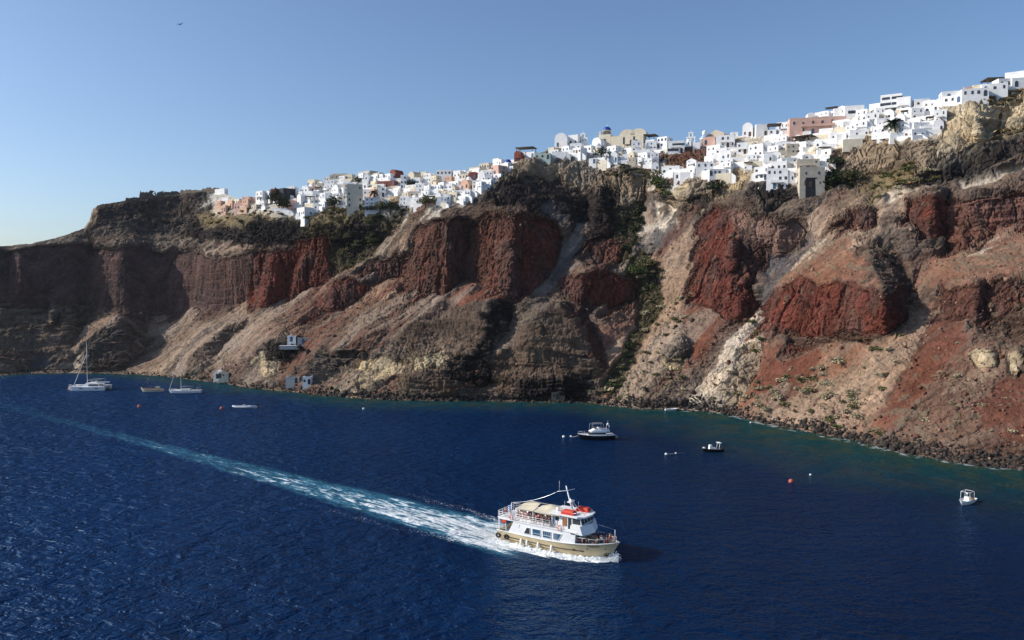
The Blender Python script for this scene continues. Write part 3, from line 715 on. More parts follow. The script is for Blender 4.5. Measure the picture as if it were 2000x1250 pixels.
c2 = MIX(M('MULTIPLY', aer, 0.95), c1, (0.11, 0.43, 0.58))
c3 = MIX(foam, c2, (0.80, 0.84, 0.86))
df = n.new('ShaderNodeBsdfDiffuse'); l.new(c3, df.inputs['Color'])
gl = n.new('ShaderNodeBsdfGlossy'); gl.inputs['Color'].default_value = (0.52, 0.74, 1.0, 1); l.new(M('ADD', 0.2, M('MULTIPLY', foam, 0.5)), gl.inputs['Roughness'])
fr_ = n.new('ShaderNodeFresnel'); fr_.inputs['IOR'].default_value = 1.33
msh = n.new('ShaderNodeMixShader'); l.new(M('MULTIPLY', M('MULTIPLY', fr_.outputs[0], 0.46), M('SUBTRACT', 1.0, M('MULTIPLY', foam, 0.85))), msh.inputs[0])
l.new(df.outputs[0], msh.inputs[1]); l.new(gl.outputs[0], msh.inputs[2])
l.new(msh.outputs[0], n['Material Output'].inputs['Surface']); n.remove(p)
wv = n.new('ShaderNodeMapping'); wv.inputs['Rotation'].default_value = (0, 0, R_(25)); wv.inputs['Scale'].default_value = (0.8, 1.1, 1); l.new(gm.outputs['Position'], wv.inputs['Vector'])
w1 = NZ(wv.outputs[0], 0.11, 2, 0.5, 0.3); w2 = NZ(wv.outputs[0], 0.42, 3, 0.55, 0.5); w3 = NZ(wv.outputs[0], 1.7, 3, 0.6, 0.4)
ruf = M('ADD', 0.6, M('MULTIPLY', ruffle_and_sheen, 0.6))
hh = M('ADD', M('MULTIPLY', M('ADD', M('MULTIPLY', w1, 1.6), M('MULTIPLY', w2, 1.5)), ruf), M('ADD', M('MULTIPLY', w3, 0.38), M('MULTIPLY', fo, M('MULTIPLY', foam_in, 0.8))))
bp = n.new('ShaderNodeBump'); bp.inputs['Strength'].default_value = 1.0; bp.inputs['Distance'].default_value = 1.0
l.new(hh, bp.inputs['Height']); 
for q in (df, gl, fr_): l.new(bp.outputs[0], q.inputs['Normal'])
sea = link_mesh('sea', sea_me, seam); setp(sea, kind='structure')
# ------------------------------------------------------------------ village
WHITE = mat('lime_wash', (0.80, 0.79, 0.77), 0.85, 0.10, 0.5, 0.15, 3.0, 0.2)
WALLS = {
 'white': WHITE,
 'cream': mat('cream_wash', (0.66, 0.58, 0.44), 0.85, 0.12, 0.5, 0.15, 3, 0.2),
 'beige': mat('beige_plaster', (0.50, 0.44, 0.35), 0.88, 0.15, 0.5, 0.2, 3, 0.2),
 'grey': mat('grey_plaster', (0.46, 0.44, 0.42), 0.88, 0.15, 0.5, 0.2, 3, 0.2),
 'peach': mat('peach_wash', (0.60, 0.38, 0.27), 0.85, 0.14, 0.5, 0.15, 3, 0.2),
 'pink': mat('pink_wash', (0.62, 0.40, 0.32), 0.85, 0.14, 0.5, 0.15, 3, 0.2),
 'ochre': mat('ochre_wash', (0.56, 0.42, 0.24), 0.85, 0.14, 0.5, 0.15, 3, 0.2),
 'red': mat('oxide_red_wash', (0.22, 0.065, 0.045), 0.85, 0.2, 0.5, 0.15, 3, 0.2),
 'black': mat('dark_stone_wall', (0.035, 0.036, 0.040), 0.85, 0.3, 0.5, 0.2, 3, 0.2),
 'stone': mat('rubble_masonry', (0.16, 0.13, 0.10), 0.95, 0.4, 0.9, 0.6, 4, 0.1),
 'pale green': mat('pale_green_wash', (0.44, 0.52, 0.46), 0.85, 0.12, 0.5, 0.15, 3, 0.2),
}
GLASS = mat('window_dark', (0.05, 0.055, 0.065), 0.12, 0.1, 1, 0, 8, 0.5)
WOODB = mat('blue_joinery', (0.07, 0.12, 0.20), 0.5)
WOODN = mat('brown_joinery', (0.10, 0.055, 0.03), 0.6)
BLUE = mat('church_blue', (0.010, 0.045, 0.30), 0.45, 0.12, 1.0)
PALEB = mat('pale_blue_paint', (0.30, 0.45, 0.60), 0.5)
CANE = mat('cane_roof', (0.075, 0.060, 0.048), 0.95, 0.3, 2.0, 0.4, 9)
STONE = WALLS['stone']
def arch(w, h, n=8, c=0.0):
    """outline of a round-headed opening, width w, height h, standing on 0"""
    r = w/2; b = max(h-r, 0.05)
    return [(c-r, 0), (c+r, 0)]+[(c+r*math.cos(math.pi*k/n), b+r*math.sin(math.pi*k/n)) for k in range(n+1)]
def make_house(name, w, d, h, floors=1, cols=2, roof='flat', wall=WHITE, terrace=0, extra=None, dome=None, found=5.0, open_dark=GLASS, seed=0, winw=0.72):
    """front looks along -Y; the origin sits in the middle of the floor"""
    R = random.Random(seed); root = empty(name)
    m = MB(); y0, y1 = -d/2, d/2
    m.box(-w/2, w/2, y0, y1, -found, h, 0.10, 0.10)
    m.build('wall', wall, root)
    fh = h/floors
    if roof == 'flat':
        p = MB(); t = 0.28; e = 0.12-0.10
        for a in ((-w/2+.08, w/2-.08, y0+.08, y0+.08+t), (-w/2+.08, w/2-.08, y1-.08-t, y1-.08), (-w/2+.08, -w/2+.08+t, y0+.08+t, y1-.08-t), (w/2-.08-t, w/2-.08, y0+.08+t, y1-.08-t)):
            p.box(a[0], a[1], a[2], a[3], h, h+0.55)
        p.build('parapet', wall, root)
    elif roof == 'vault':
        n = 10; r = w/2-0.1
        prof = [(r*math.cos(math.pi*k/n), h+0.002+r*0.92*math.sin(math.pi*k/n)) for k in range(n+1)]
        p = MB(); p.prism(prof, y0+0.1, y1-0.1); p.build('vault', wall, root)
    elif roof == 'gable':
        p = MB(); p.prism([(-w/2+.1, h+.002), (w/2-.1, h+.002), (0, h+w*0.22)], y0+0.1, y1-0.1); p.build('roof', wall, root)
    elif roof == 'dome':
        r = min(w, d)/2-0.35
        p = MB(); p.lathe([(r+.1, h+.002), (r+.1, h+.45)], 16); p.build('drum', wall, root)
        p = MB(); p.lathe([(r*math.cos(a), h+.452+r*0.95*math.sin(a)) for a in [math.pi/2*k/7 for k in range(7)]]+[(0.001, h+.452+r*0.95)], 16); p.build('dome', dome or wall, root)
    elif roof == 'pergola':
        for sx in (-1, 1):
            for sy in (-1, 1):
                p = MB(); p.box(sx*(w/2-.3)-.12, sx*(w/2-.3)+.12, sy*(d/2-.3)-.12, sy*(d/2-.3)+.12, h, h+2.4); p.build('post', WOODN, root)
        p = MB(); p.box(-w/2-.3, w/2+.3, y0-.3, y1+.3, h+2.4, h+2.62); p.build('cane_roof', CANE, root)
    # openings in the front
    dcol = R.randrange(cols)
    ym = y0+0.0
    for f in range(floors):
        z0 = f*fh
        for c in range(cols):
            x = (-w/2)+(c+0.5)*w/cols+R.uniform(-.15, .15)
            lean = 0.10*(z0+fh*0.5)/(h+found)+0.10*found/(h+found)
            yy = y0+lean
            if f == 0 and c == dcol:
                p = MB(); p.prism([(x+a, z0+b) for a, b in arch(1.1, 2.2)], yy-.07, yy+.3)
                p.build('door', WOODB if R.random() < .35 else (WOODN if R.random() < .4 else open_dark), root)
            elif R.random() < 0.68:
                ww = winw*R.uniform(.8, 1.3); hh = R.choice((1.0, 1.25, 1.6))
                p = MB(); p.box(x-ww/2, x+ww/2, yy-.07, yy+.3, z0+0.95, z0+min(0.95+hh, fh-.3)); p.build('window', open_dark, root)
    # one or two in each flank
    for sx in (-1, 1):
        for f in range(floors):
            if R.random() < .75:
                yq = R.uniform(-.2, .2)*d; xx = sx*(w/2-0.08)
                p = MB(); p.box(min(xx, xx+sx*.09), max(xx, xx+sx*.09), yq-.45, yq+.45, f*fh+.95, f*fh+2.1); p.build('window', open_dark, root)
    if terrace:
        p = MB(); p.box(-w/2-.4, w/2+.4*R.random(), y0-terrace, y0+.05, -found, -0.35, 0.05, 0.05)
        p.box(-w/2-.35, w/2, y0-terrace+.06, y0-terrace+.28, -.35, .5)
        p.build('terrace', wall, root)
    if floors > 1 and R.random() < .6:
        p = MB(); p.box(-w*.3, w*.3, y0-1.1, y0+.04, fh-.18, fh); p.box(-w*.3, w*.3, y0-1.1, y0-1.0, fh, fh+.8); p.build('balcony', wall, root)
    if R.random() < .5:
        p = MB(); cx_ = R.uniform(-.3, .3)*w; hz = h+(w*.4 if roof == 'vault' else 0)
        p.box(cx_-.25, cx_+.25, y1-1.6, y1-1.1, h-.1, hz+1.1); p.build('chimney', wall, root)
    if extra: extra(root, w, d, h)
    return root
def face(px, py, back=0.0, lift=0.0, yaw=None, spread=22):
    """place on the slope: point, and the way its front looks"""
    g = ground(px, py)
    a = R_(-26+random.uniform(-spread, spread)) if yaw is None else R_(yaw)
    return g+Vector((-math.sin(a)*back, math.cos(a)*back, lift)), a
PXM = lambda px, py: float(rng_at(px, py))/FPX      # metres per photograph pixel at that place
HOUSES = []      # everything that already stands, (px, py, w, h) in photograph pixels
def land(px, py, wpx, hpx, depth, label, cat='house', name='house', wall='white', roof='flat', floors=1, cols=2, yaw=None, lift=0.0, group=None, **k):
    s = PXM(px, py)
    if name == 'house' and px < 1900 and wpx < 50: wpx *= (.86 if px > 1000 else .78); hpx *= (.86 if px > 1000 else .80)
    r = make_house(name, wpx*s, depth, hpx*s, floors, cols, roof, WALLS[wall], seed=int(px*7+py), **k)
    r.location, a = face(px, py, depth*0.25, lift, yaw); r.rotation_euler[2] = a
    setp(r, label, cat, group); HOUSES.append((px, py, wpx, hpx))
    return r
# -- church with the blue dome
def church():
    px, py = 1214, 288; s = PXM(px, py)
    root = empty('domed_church'); root.location, a = face(px, py, 2, 0, -22); root.rotation_euler[2] = a
    c = WALLS['cream']; W2 = 88*s/2
    b = MB(); b.box(-W2+6.5, W2, -3.5, 3.5, -6, 22*s); b.build('nave', c, root)
    for x0 in (W2*0.30, W2*0.78):
        v = MB(); n = 8; r = 4.0
        v.prism([(x0+r*math.cos(math.pi*k/n), 22*s+.002+r*.75*math.sin(math.pi*k/n)) for k in range(n+1)], -3.4, 3.4); v.build('vault', c, root)
    t = MB(); t.box(-W2, -W2+6.4, -3.3, 3.0, -6, 27*s, .15, .15)
    t.box(-W2+.3, -W2+1.3, -3.1, -2.1, 27*s, 27*s+1.6); t.build('tower', c, root)
    xd = -W2+3.6
    dr = MB(); dr.lathe([(2.05, 27*s), (2.0, 27*s+2.2), (2.2, 27*s+2.21), (2.2, 27*s+2.45)], 16, (xd, 0, 0)); dr.build('drum', c, root)
    for k in range(5):
        w_ = MB(); t_ = R_(-150+30*k); w_.box(-.28, .28, -.06, .06, 27*s+.5, 27*s+1.8)
        o = w_.build('window', GLASS, root); o.location = (xd+2.05*math.cos(t_), 2.05*math.sin(t_), 0); o.rotation_euler[2] = t_+math.pi/2
    dm = MB(); z = 27*s+2.452; dm.lathe([(2.1*math.cos(q), z+2.0*math.sin(q)) for q in [math.pi/2*k/8 for k in range(8)]]+[(.001, z+2.0)], 18, (xd, 0, 0)); dm.build('dome', BLUE, root)
    cr = MB(); cr.box(xd-.07, xd+.07, -.07, .07, z+1.9, z+3.2); cr.box(xd-.4, xd+.4, -.06, .06, z+2.6, z+2.75); cr.build('cross', WHITE, root)
    for x0, z0 in ((-W2+3.2, 3.0), (-W2+1.6, 9*s), (W2*.15, 1.5), (W2*.45, 1.5), (W2*.7, 1.5), (W2*.15, 12*s), (W2*.6, 12*s)):
        yq = -3.36 if x0 < -W2+6.4 else -3.52
        w_ = MB(); w_.prism([(x0+a_, z0+b_) for a_, b_ in arch(.9, 1.9)], yq-.03, yq+.4); w_.build('window', GLASS, root)
    setp(root, 'large cream church with a blue dome on its tower and vaulted nave', 'church'); HOUSES.append((px, py, 92, 34))
church()
def belfry(px, py, wpx, hpx, label, tiers):
    s = PXM(px, py); root = empty('bell_tower'); root.location, a = face(px, py, 1, 0, -20); root.rotation_euler[2] = a
    w, h = wpx*s, hpx*s; th = .55
    b = MB()
    b.box(-w/2, w/2, -th, th, -4, h*.30)
    for lev, (nn, z0, z1, ww) in enumerate(tiers):
        z0 *= h; z1 *= h; ww *= w; pw = ww/(nn*2+1)*0.8; ow = (ww-pw*(nn+1))/nn
        for k in range(nn+1):
            x0 = -ww/2+k*(pw+ow); b.box(x0, x0+pw, -th+.02*lev, th-.02*lev, z0, z1-.5)
        for k in range(nn):                      # round heads
            x0 = -ww/2+pw+k*(pw+ow); r = ow/2; xc = x0+r; zc = z1-.5-r
            pts = [(x0, z1-.5), (x0, zc)]+[(xc-r*math.cos(math.pi*q/6), zc+r*math.sin(math.pi*q/6)) for q in range(1, 6)]+[(x0+ow, zc), (x0+ow, z1-.5)]
            b.prism(pts, -th+.03+.02*lev, th-.03-.02*lev)
        b.box(-ww/2-.15, ww/2+.15, -th-.1, th+.1, z1-.5, z1)
    b.build('arcade', WHITE, root)
    for lev, (nn, z0, z1, ww) in enumerate(tiers):
        for k in range(nn):
            bl = MB(); ww_ = ww*w; xc = -ww_/2+(k+.5)*ww_/nn; bl.lathe([(.28, 0), (.2, .25), (.12, .42), (.02, .5)], 8, (xc, 0, (z0+z1)/2*h-.3)); bl.build('bell', WOODN, root)
    c = MB(); c.box(-.06, .06, -.06, .06, h, h+1.1); c.box(-.3, .3, -.05, .05, h+.6, h+.72); c.build('cross', WHITE, root)
    setp(root, label, 'bell tower'); HOUSES.append((px, py, wpx, hpx))
belfry(1349, 276, 16, 26, 'white three-arched belfry standing against the sky', [(2, .30, .68, 1.0), (1, .68, 1.0, .5)])
belfry(1139, 284, 17, 24, 'small cream belfry with two tiers of bells left of the blue-domed church', [(3, .30, .65, 1.0), (1, .65, 1.0, .5)])
def round_tower():
    px, py = 1378, 284; s = PXM(px, py); root = empty('round_tower'); root.location, a = face(px, py, 1, 0, 0)
    b = MB(); b.lathe([(2.3, -3), (2.2, 12*s), (2.4, 12*s+.01), (2.4, 12*s+.4)], 16); b.build('wall', WHITE, root)
    b = MB(); z = 12*s+.4; b.lathe([(2.2, z), (1.7, z+1.0), (1.2, z+1.4)], 16); b.build('dome', PALEB, root)
    b = MB(); b.lathe([(1.1, z+1.4), (1.1, z+3.2), (.6, z+3.8), (.001, z+4.0)], 12); b.build('lantern', WHITE, root)
    b = MB(); b.box(-.4, .4, -2.4, -2.1, .2, 2.1); b.build('door', WOODB, root)
    setp(root, 'round white tower with pale blue dome and lantern near the belfry', 'tower'); HOUSES.append((px, py, 20, 24))
round_tower()
def windmill_like_house(root, w, d, h): pass
# -- buildings one can pick out, from the far end of the village to the near end
L = land
L(438, 414, 26, 12, 5, 'lowest peach house at the far end of the village', wall='peach', cols=3)
L(452, 405, 24, 13, 5, 'peach house with flat roof in the middle of the peach terraces', wall='peach', cols=2)
L(470, 412, 26, 14, 5, 'pale pink house at the foot of the peach terraces', wall='pink', cols=3)
L(468, 402, 26, 11, 5, 'cream house at the top of the peach terraces', wall='cream', cols=3)
L(484, 400, 22, 16, 5, 'pink two-storey house beside the white houses of the far end', wall='pink', floors=2, cols=2)
L(512, 392, 24, 22, 6, 'tall white house just before the dark red house', floors=2, cols=2)
L(528, 378, 16, 12, 5, 'white vaulted chapel on the ridge above the dark red house', roof='vault', cols=1, cat='chapel', name='chapel')
L(538, 392, 17, 26, 6, 'dark red two-storey house beside the black house', wall='red', floors=2, cols=2)
L(556, 393, 24, 27, 7, 'black stone house with flat roof beside the dark red one', wall='black', floors=2, cols=2)
L(562, 410, 26, 16, 6, 'pale pink house below the black stone house', wall='pink', cols=3)
L(594, 424, 36, 18, 6, 'white house lowest on the far slope with a row of dark windows', floors=1, cols=4)
L(588, 404, 14, 20, 4, 'narrow white chapel gable in the far village', roof='gable', cols=1, cat='chapel', name='chapel')
L(612, 350, 22, 14, 6, 'pale house with porch at the far top of the village', wall='cream', cols=3)
L(665, 346, 34, 13, 6, 'long beige house on the skyline above the cream tower house', wall='beige', cols=4)
L(715, 342, 46, 12, 6, 'grey stone building along the top of the far skyline', wall='grey', cols=5)
L(772, 350, 22, 14, 6, 'dark red ruined house with vaults on the skyline', wall='red', roof='vault', cols=2)
L(758, 364, 44, 9, 4, 'long oxide red terrace wall house below the red ruin', wall='red', cols=5)
L(792, 374, 16, 32, 7, 'tall white house with three rows of dark windows near the red ruin', floors=3, cols=2)
L(694, 410, 30, 44, 8, 'tall cream tower house with arched windows above the cliff', wall='cream', floors=4, cols=3, yaw=10, name='tower_house')
L(728, 410, 36, 28, 8, 'broad white house with arched window beside the cream tower house', floors=3, cols=3, yaw=0, name='house')
L(712, 372, 26, 12, 5, 'blue-shaded white house above the cream tower house', cols=2)
L(772, 403, 20, 20, 6, 'ochre house with small dark windows below the tall palm', wall='ochre', floors=2, cols=2)
L(748, 388, 18, 22, 6, 'white gabled house right beside the palm crown', roof='gable', floors=2, cols=2)
L(808, 356, 26, 14, 6, 'beige vaulted house on the skyline past the red ruin', wall='beige', roof='vault', cols=2)
L(868, 352, 30, 18, 6, 'white hotel with dark covered terraces on the far skyline', floors=2, cols=4, name='hotel', cat='hotel')
L(910, 352, 30, 12, 6, 'beige block stepping up the middle skyline', wall='beige', cols=3)
L(950, 332, 34, 13, 6, 'long tan building along the middle skyline', wall='beige', cols=4)
L(972, 344, 26, 21, 6, 'salmon pink house below the small blue dome', wall='pink', floors=2, cols=3)
L(911, 372, 26, 15, 6, 'peach house with arched front low in the middle village', wall='peach', cols=2, roof='vault')
L(926, 352, 16, 15, 5, 'terracotta red house between white houses', wall='red', cols=2)
L(990, 334, 17, 15, 5, 'small white church with blue dome before the red arched front', roof='dome', dome=BLUE, cols=2, cat='church', name='domed_church')
L(1014, 316, 17, 17, 5, 'oxide red house with round vaulted front', wall='red', roof='vault', floors=2, cols=2)
L(1027, 300, 34, 8, 6, 'white restaurant under a dark cane roof on the skyline', roof='pergola', cols=4, cat='restaurant', name='restaurant')
L(1060, 312, 38, 11, 5, 'pale green house on the cliff edge of tuff', wall='pale green', cols=3, yaw=-15)
L(1038, 308, 22, 11, 5, 'small white house between the pale green house and the cane-roofed restaurant', cols=2)
L(1082, 306, 24, 11, 5, 'white house on the brink between the pale green house and the white stairs', cols=3)
L(1108, 302, 22, 12, 5, 'white house stepping down directly below the vaulted hall', cols=2)
L(1130, 308, 24, 12, 5, 'white house above the tuff cliff edge beside the stairs', cols=3)
L(1150, 300, 20, 12, 5, 'white flat house at the head of the stairs below the small cream belfry', cols=2)
L(1098, 283, 25, 15, 6, 'big white hall with vaulted gable on the ridge', roof='vault', floors=1, cols=2, cat='hall', name='hall')
L(1122, 284, 24, 20, 7, 'white block beside the vaulted hall', cols=2)
L(1168, 292, 20, 14, 6, 'white barrel-vaulted chapel at the foot of the domed church', roof='vault', cols=1, cat='chapel', name='chapel')
L(1160, 322, 18, 9, 4, 'lone small white hut on the brink of the tuff cliff', cols=2)
L(1272, 288, 22, 15, 6, 'white house with dark pergola next to the cream church', roof='pergola', cols=2)
L(1296, 290, 24, 22, 7, 'white house with three arched windows on the ridge', floors=2, cols=3)
L(1322, 300, 36, 24, 6, 'white house fronted by broad dark arches beneath the belfry', floors=2, cols=3, winw=2.6)
L(1418, 290, 40, 24, 7, 'white house with pergola band below the stone-roofed house', floors=2, cols=4)
L(1402, 270, 38, 16, 7, 'tan stone-roofed house on the near ridge', wall='beige', roof='gable', cols=3)
L(1386, 284, 26, 14, 6, 'brick pink house under the round tower', wall='pink', cols=2)
L(1462, 268, 22, 20, 7, 'white vaulted house with tall chimney on the near ridge', roof='vault', cols=2)
L(1488, 266, 26, 22, 7, 'white block with square window on the near ridge', cols=2)
L(1514, 270, 26, 12, 6, 'white house with dark cane canopy before the pink building', roof='pergola', cols=2)
L(1596, 262, 96, 27, 8, 'long pink building with white base on the ridge', wall='pink', floors=2, cols=6, cat='building', name='building', yaw=-12)
L(1584, 363, 44, 30, 9, 'beige tower block standing on a dark lower storey', found=11, wall='beige', floors=2, cols=2, yaw=-8, cat='building', name='building')
L(1578, 336, 46, 20, 7, 'beige terraced house directly on top of the beige tower block', wall='beige', floors=2, cols=3, yaw=-12)
L(1590, 366, 34, 14, 7.5, 'dark stone basement under the beige tower block', found=11, wall='black', cols=2, yaw=-6, cat='building', name='building')
L(1520, 356, 44, 40, 8, 'tall white stepped house beside the beige tower block', found=8, lift=-3.5, floors=3, cols=4, yaw=-20)
L(1522, 338, 34, 18, 7, 'white upper step above the stepped house', found=11, floors=1, cols=3, yaw=-24, terrace=1.6)
L(1490, 352, 30, 26, 8, 'white house with rows of square windows above the lava ledge', found=11, floors=2, cols=3)
L(1540, 330, 34, 20, 7, 'white terrace house stacked behind the stepped house', floors=2, cols=3)
L(1568, 288, 40, 10, 7, 'beige pavilion with dark pitched cane roof', wall='beige', roof='pergola', cols=4)
L(1590, 306, 30, 10, 7, 'cream house with rounded bay over the beige tower block', wall='cream', roof='dome', dome=WALLS['cream'], cols=2)
L(1668, 228, 38, 18, 7, 'white house with a broad grey glass front by the cave ruins', cols=5, winw=2.4)
L(1716, 226, 30, 20, 7, 'white house joined to the house of open balconies', floors=2, cols=3)
L(1742, 226, 40, 36, 8, 'tall white house with three open balconies against the sky', floors=3, cols=2, winw=3.2, yaw=-30)
L(1765, 222, 26, 28, 8, 'plain white block behind the open balconies', floors=2, cols=1, yaw=-30)
L(1806, 226, 44, 14, 7, 'long white house with roof terrace and steel pergola', cols=4)
L(1836, 218, 22, 16, 6, 'white vaulted house before the cream cliffs', roof='vault', cols=2)
L(1866, 206, 40, 13, 6, 'long white terrace house at the top of the cream cliffs', cols=5)
L(1892, 192, 20, 12, 6, 'peach vaulted house above the cream cliffs', wall='peach', roof='vault', cols=2)
L(1916, 188, 26, 15, 6, 'cream house next to the peach vault', wall='cream', cols=3)
L(1948, 178, 36, 9, 6, 'white house under a long dark pergola near the frame edge', roof='pergola', cols=4)
L(1984, 176, 30, 24, 7, 'white cube house topmost on the ridge with one big opening', cols=1, winw=2.6)
L(2030, 164, 40, 18, 7, 'white house beyond the topmost cube', cols=3)
L(1330, 352, 30, 14, 6, 'white house lowest on the brown hillside patch', cols=2)
L(1312, 342, 40, 15, 6, 'long white house standing over the garden trees', cols=3)
L(1352, 330, 22, 16, 6, 'white house with pointed gable on the brown hillside', roof='gable', floors=2, cols=2)
L(1378, 342, 40, 24, 7, 'broad white villa stacked over the tuff block', floors=2, cols=3)
L(1404, 350, 36, 12, 6, 'low white terrace house beside the round dark tree', cols=4)
L(1420, 332, 30, 18, 6, 'white house with dark awnings over the cream crag', floors=2, cols=2)
L(1452, 306, 24, 22, 6, 'white cube house alone below the tan hillside', floors=2, cols=2)
L(1872, 214, 44, 12, 5, 'long low white terrace house where the cream cliffs begin', cols=4, lift=1.2)
L(1905, 202, 40, 11, 5, 'long white house with small windows in front of the peach vault', cols=4, lift=1.2)
L(1938, 193, 38, 11, 5, 'white house below the long dark pergola', cols=3, lift=1.2)
L(1968, 185, 34, 12, 5, 'white house stepping down from the topmost cube', cols=3, lift=1.2)
L(1995, 180, 30, 12, 5, 'low white house in front of the topmost cube', cols=2, lift=1.2)
# -- fill the terraces between them
PROTO = {}
spec = [('flat', 7.0, 5.5, 3.4, 1, 2, 'flat', 1.8), ('flat', 8.5, 5.5, 3.3, 1, 3, 'flat', 2.2), ('vault', 4.6, 6.0, 2.9, 1, 1, 'vault', 1.6),
        ('vault', 5.4, 6.0, 3.0, 1, 2, 'vault', 0), ('two-storey', 7.0, 6.0, 6.2, 2, 2, 'flat', 0), ('two-storey', 8.0, 6.0, 6.0, 2, 3, 'flat', 1.8),
        ('long low', 11.0, 5.0, 2.9, 1, 4, 'flat', 2.0), ('domed', 4.8, 4.8, 3.0, 1, 1, 'dome', 0), ('pergola', 6.5, 5.0, 3.1, 1, 3, 'pergola', 1.5),
        ('small flat', 4.8, 4.5, 3.0, 1, 1, 'flat', 1.4), ('gabled', 5.0, 6.0, 3.4, 1, 2, 'gable', 0), ('flat', 6.2, 5.5, 4.2, 1, 2, 'flat', 1.5)]
protos = []
for k, (nm, w, d, h, fl, co, ro, te) in enumerate(spec):
    protos.append((nm, w, h, ro, make_house('house', w, d, h, fl, co, ro, WHITE, te, seed=100+k)))
LMK = [(455, 402, 'peach terraces'), (548, 380, 'black stone house'), (594, 412, 'lowest far white house'), (612, 345, 'porch house on the far top'), (690, 385, 'cream tower house'), (733, 382, 'tall palm'),
       (772, 345, 'red ruin'), (772, 396, 'ochre house'), (868, 345, 'hotel with dark terraces'), (911, 366, 'peach arched house'), (950, 326, 'long tan building'), (990, 326, 'small blue dome'), (1014, 308, 'red vaulted front'),
       (1098, 272, 'vaulted hall'), (1185, 262, 'blue-domed church'), (1160, 318, 'lone hut on the brink'), (1349, 268, 'belfry'), (1330, 346, 'garden trees'), (1390, 272, 'round tower'), (1378, 332, 'broad white villa'),
       (1452, 298, 'lone white cube'), (1475, 258, 'vaulted house with chimney'), (1582, 335, 'beige tower block'), (1596, 250, 'long pink building'), (1668, 220, 'glass-fronted house'), (1742, 210, 'open balconies'), (1743, 262, 'spreading palm'),
       (1836, 214, 'cream cliffs'), (1892, 186, 'peach vault'), (1984, 166, 'topmost cube house')]
ORD = ['nearest', 'second', 'third', 'fourth', 'fifth', 'sixth', 'seventh', 'eighth', 'ninth', 'tenth', 'eleventh', 'twelfth', 'thirteenth', 'fourteenth', 'fifteenth', 'sixteenth']
vc_at = lambda px, py: zcls[int(np.clip(py-GY0, 0, NYg-1)), int(np.clip(px-GX0, 0, NXg-1))]
TOWN = CN.index('town')
vbot = lambda x: np.interp(x, [p[0] for p in VILL[:-2]], [p[1] for p in VILL[:-2]])
fill = []
R = random.Random(5)
for row in range(0, 16):
    xq = 420.0+R.uniform(0, 20)
    while xq < 1860:
        top = float(sky_y(xq)); bot = float(vbot(xq))
        py = top+2+row*(7.0 if xq < 1000 else 8.2)+R.uniform(-2.5, 2.5)
        px = xq
        xq += R.uniform(10, 17) if px < 1000 else R.uniform(13.5, 22)
        if py > bot-1 or py < top or (px < 505 and py < 396): continue
        if vc_at(px, py) != TOWN or vc_at(px, py-4) != TOWN: continue
        # leave free what the landmarks cover
        hit = False
        for (a, b, w_, h_) in HOUSES:
            if abs(px-a) < (w_/2+5) and -5 < b-py+3 < h_*0.8+3: hit = True; break
        if hit: continue
        if 500 < px < 620 and 395 < py < 420 and R.random() < .6: continue
        if R.random() < .06: continue
        fill.append((px, py))
R.shuffle(fill)
print('free spots', len(fill)); fill = fill[:246]
used_proto = set(); recs = []
for px, py in fill:
    k = R.choices(range(len(protos)), [10, 8, 8, 6, 7, 6, 5, 3, 4, 7, 3, 7])[0]
    nm, w, h, ro, pr = protos[k]
    o = pr if k not in used_proto else copy_tree(pr)
    used_proto.add(k)
    g, a = face(px, py, 1.2, R.uniform(0.2, 1.4)); o.location = g; o.rotation_euler[2] = a
    sc = R.uniform(.48, .68) if px < 1000 else R.uniform(.52, .78); o.scale = (sc*R.uniform(.85, 1.15), sc, sc*R.uniform(.92, 1.1))
    q = R.random()
    far = px < 1000
    colr = 'white' if q < (.74 if far else .88) else ('cream' if q < (.86 if far else .96) else ('beige' if q < (.92 if far else .995) else ('peach' if q < .94 else ('grey' if q < .98 else 'pink'))))
    if px < 500: colr = R.choice(['peach', 'pink', 'cream', 'peach', 'beige'])
    recs.append((o, px, py, nm, colr))
for k, (nm, w, h, ro, pr) in enumerate(protos):
    if k not in used_proto:
        for ch in list(pr.children): bpy.data.objects.remove(ch)
        bpy.data.objects.remove(pr)
seen = {}
recs.sort(key=lambda r: min((r[1]-a)**2+(r[2]-b)**2*3 for a, b, t in LMK))
for o, px, py, nm, colr in recs:
    for ch in o.children:
        if ch.name.split('.')[0] in ('wall', 'parapet', 'vault', 'roof', 'drum', 'dome', 'terrace', 'balcony', 'chimney'):
            ch.material_slots[0].link = 'OBJECT'; ch.material_slots[0].material = WALLS[colr]
    a, b, t = min(LMK, key=lambda l: (px-l[0])**2+3*(py-l[1])**2)
    dx_, dy_ = px-a, (py-b)*1.6
    way = ('downhill from' if dy_ > 0 else 'uphill from') if abs(dy_) > abs(dx_) else ('on the inland side of' if dx_ > 0 else 'on the headland side of')
    key = (colr, nm, t, way); i = seen.get(key, 0); seen[key] = i+1
    setp(o, f"{colr} {nm} house, {ORD[min(i, 15)]} {way} {t}", 'house', 'houses of the cliff-top village')
walls = []
for row in range(0, 18):
    xq = 430.0+R.uniform(0, 30)
    while xq < 1850:
        top = float(sky_y(xq)); bot = float(vbot(xq)); py = top+4+row*7+R.uniform(-2, 2); px = xq; xq += R.uniform(26, 60)
        if py > bot or vc_at(px, py) != TOWN: continue
        walls.append((px, py))
R.shuffle(walls); seenw = {}
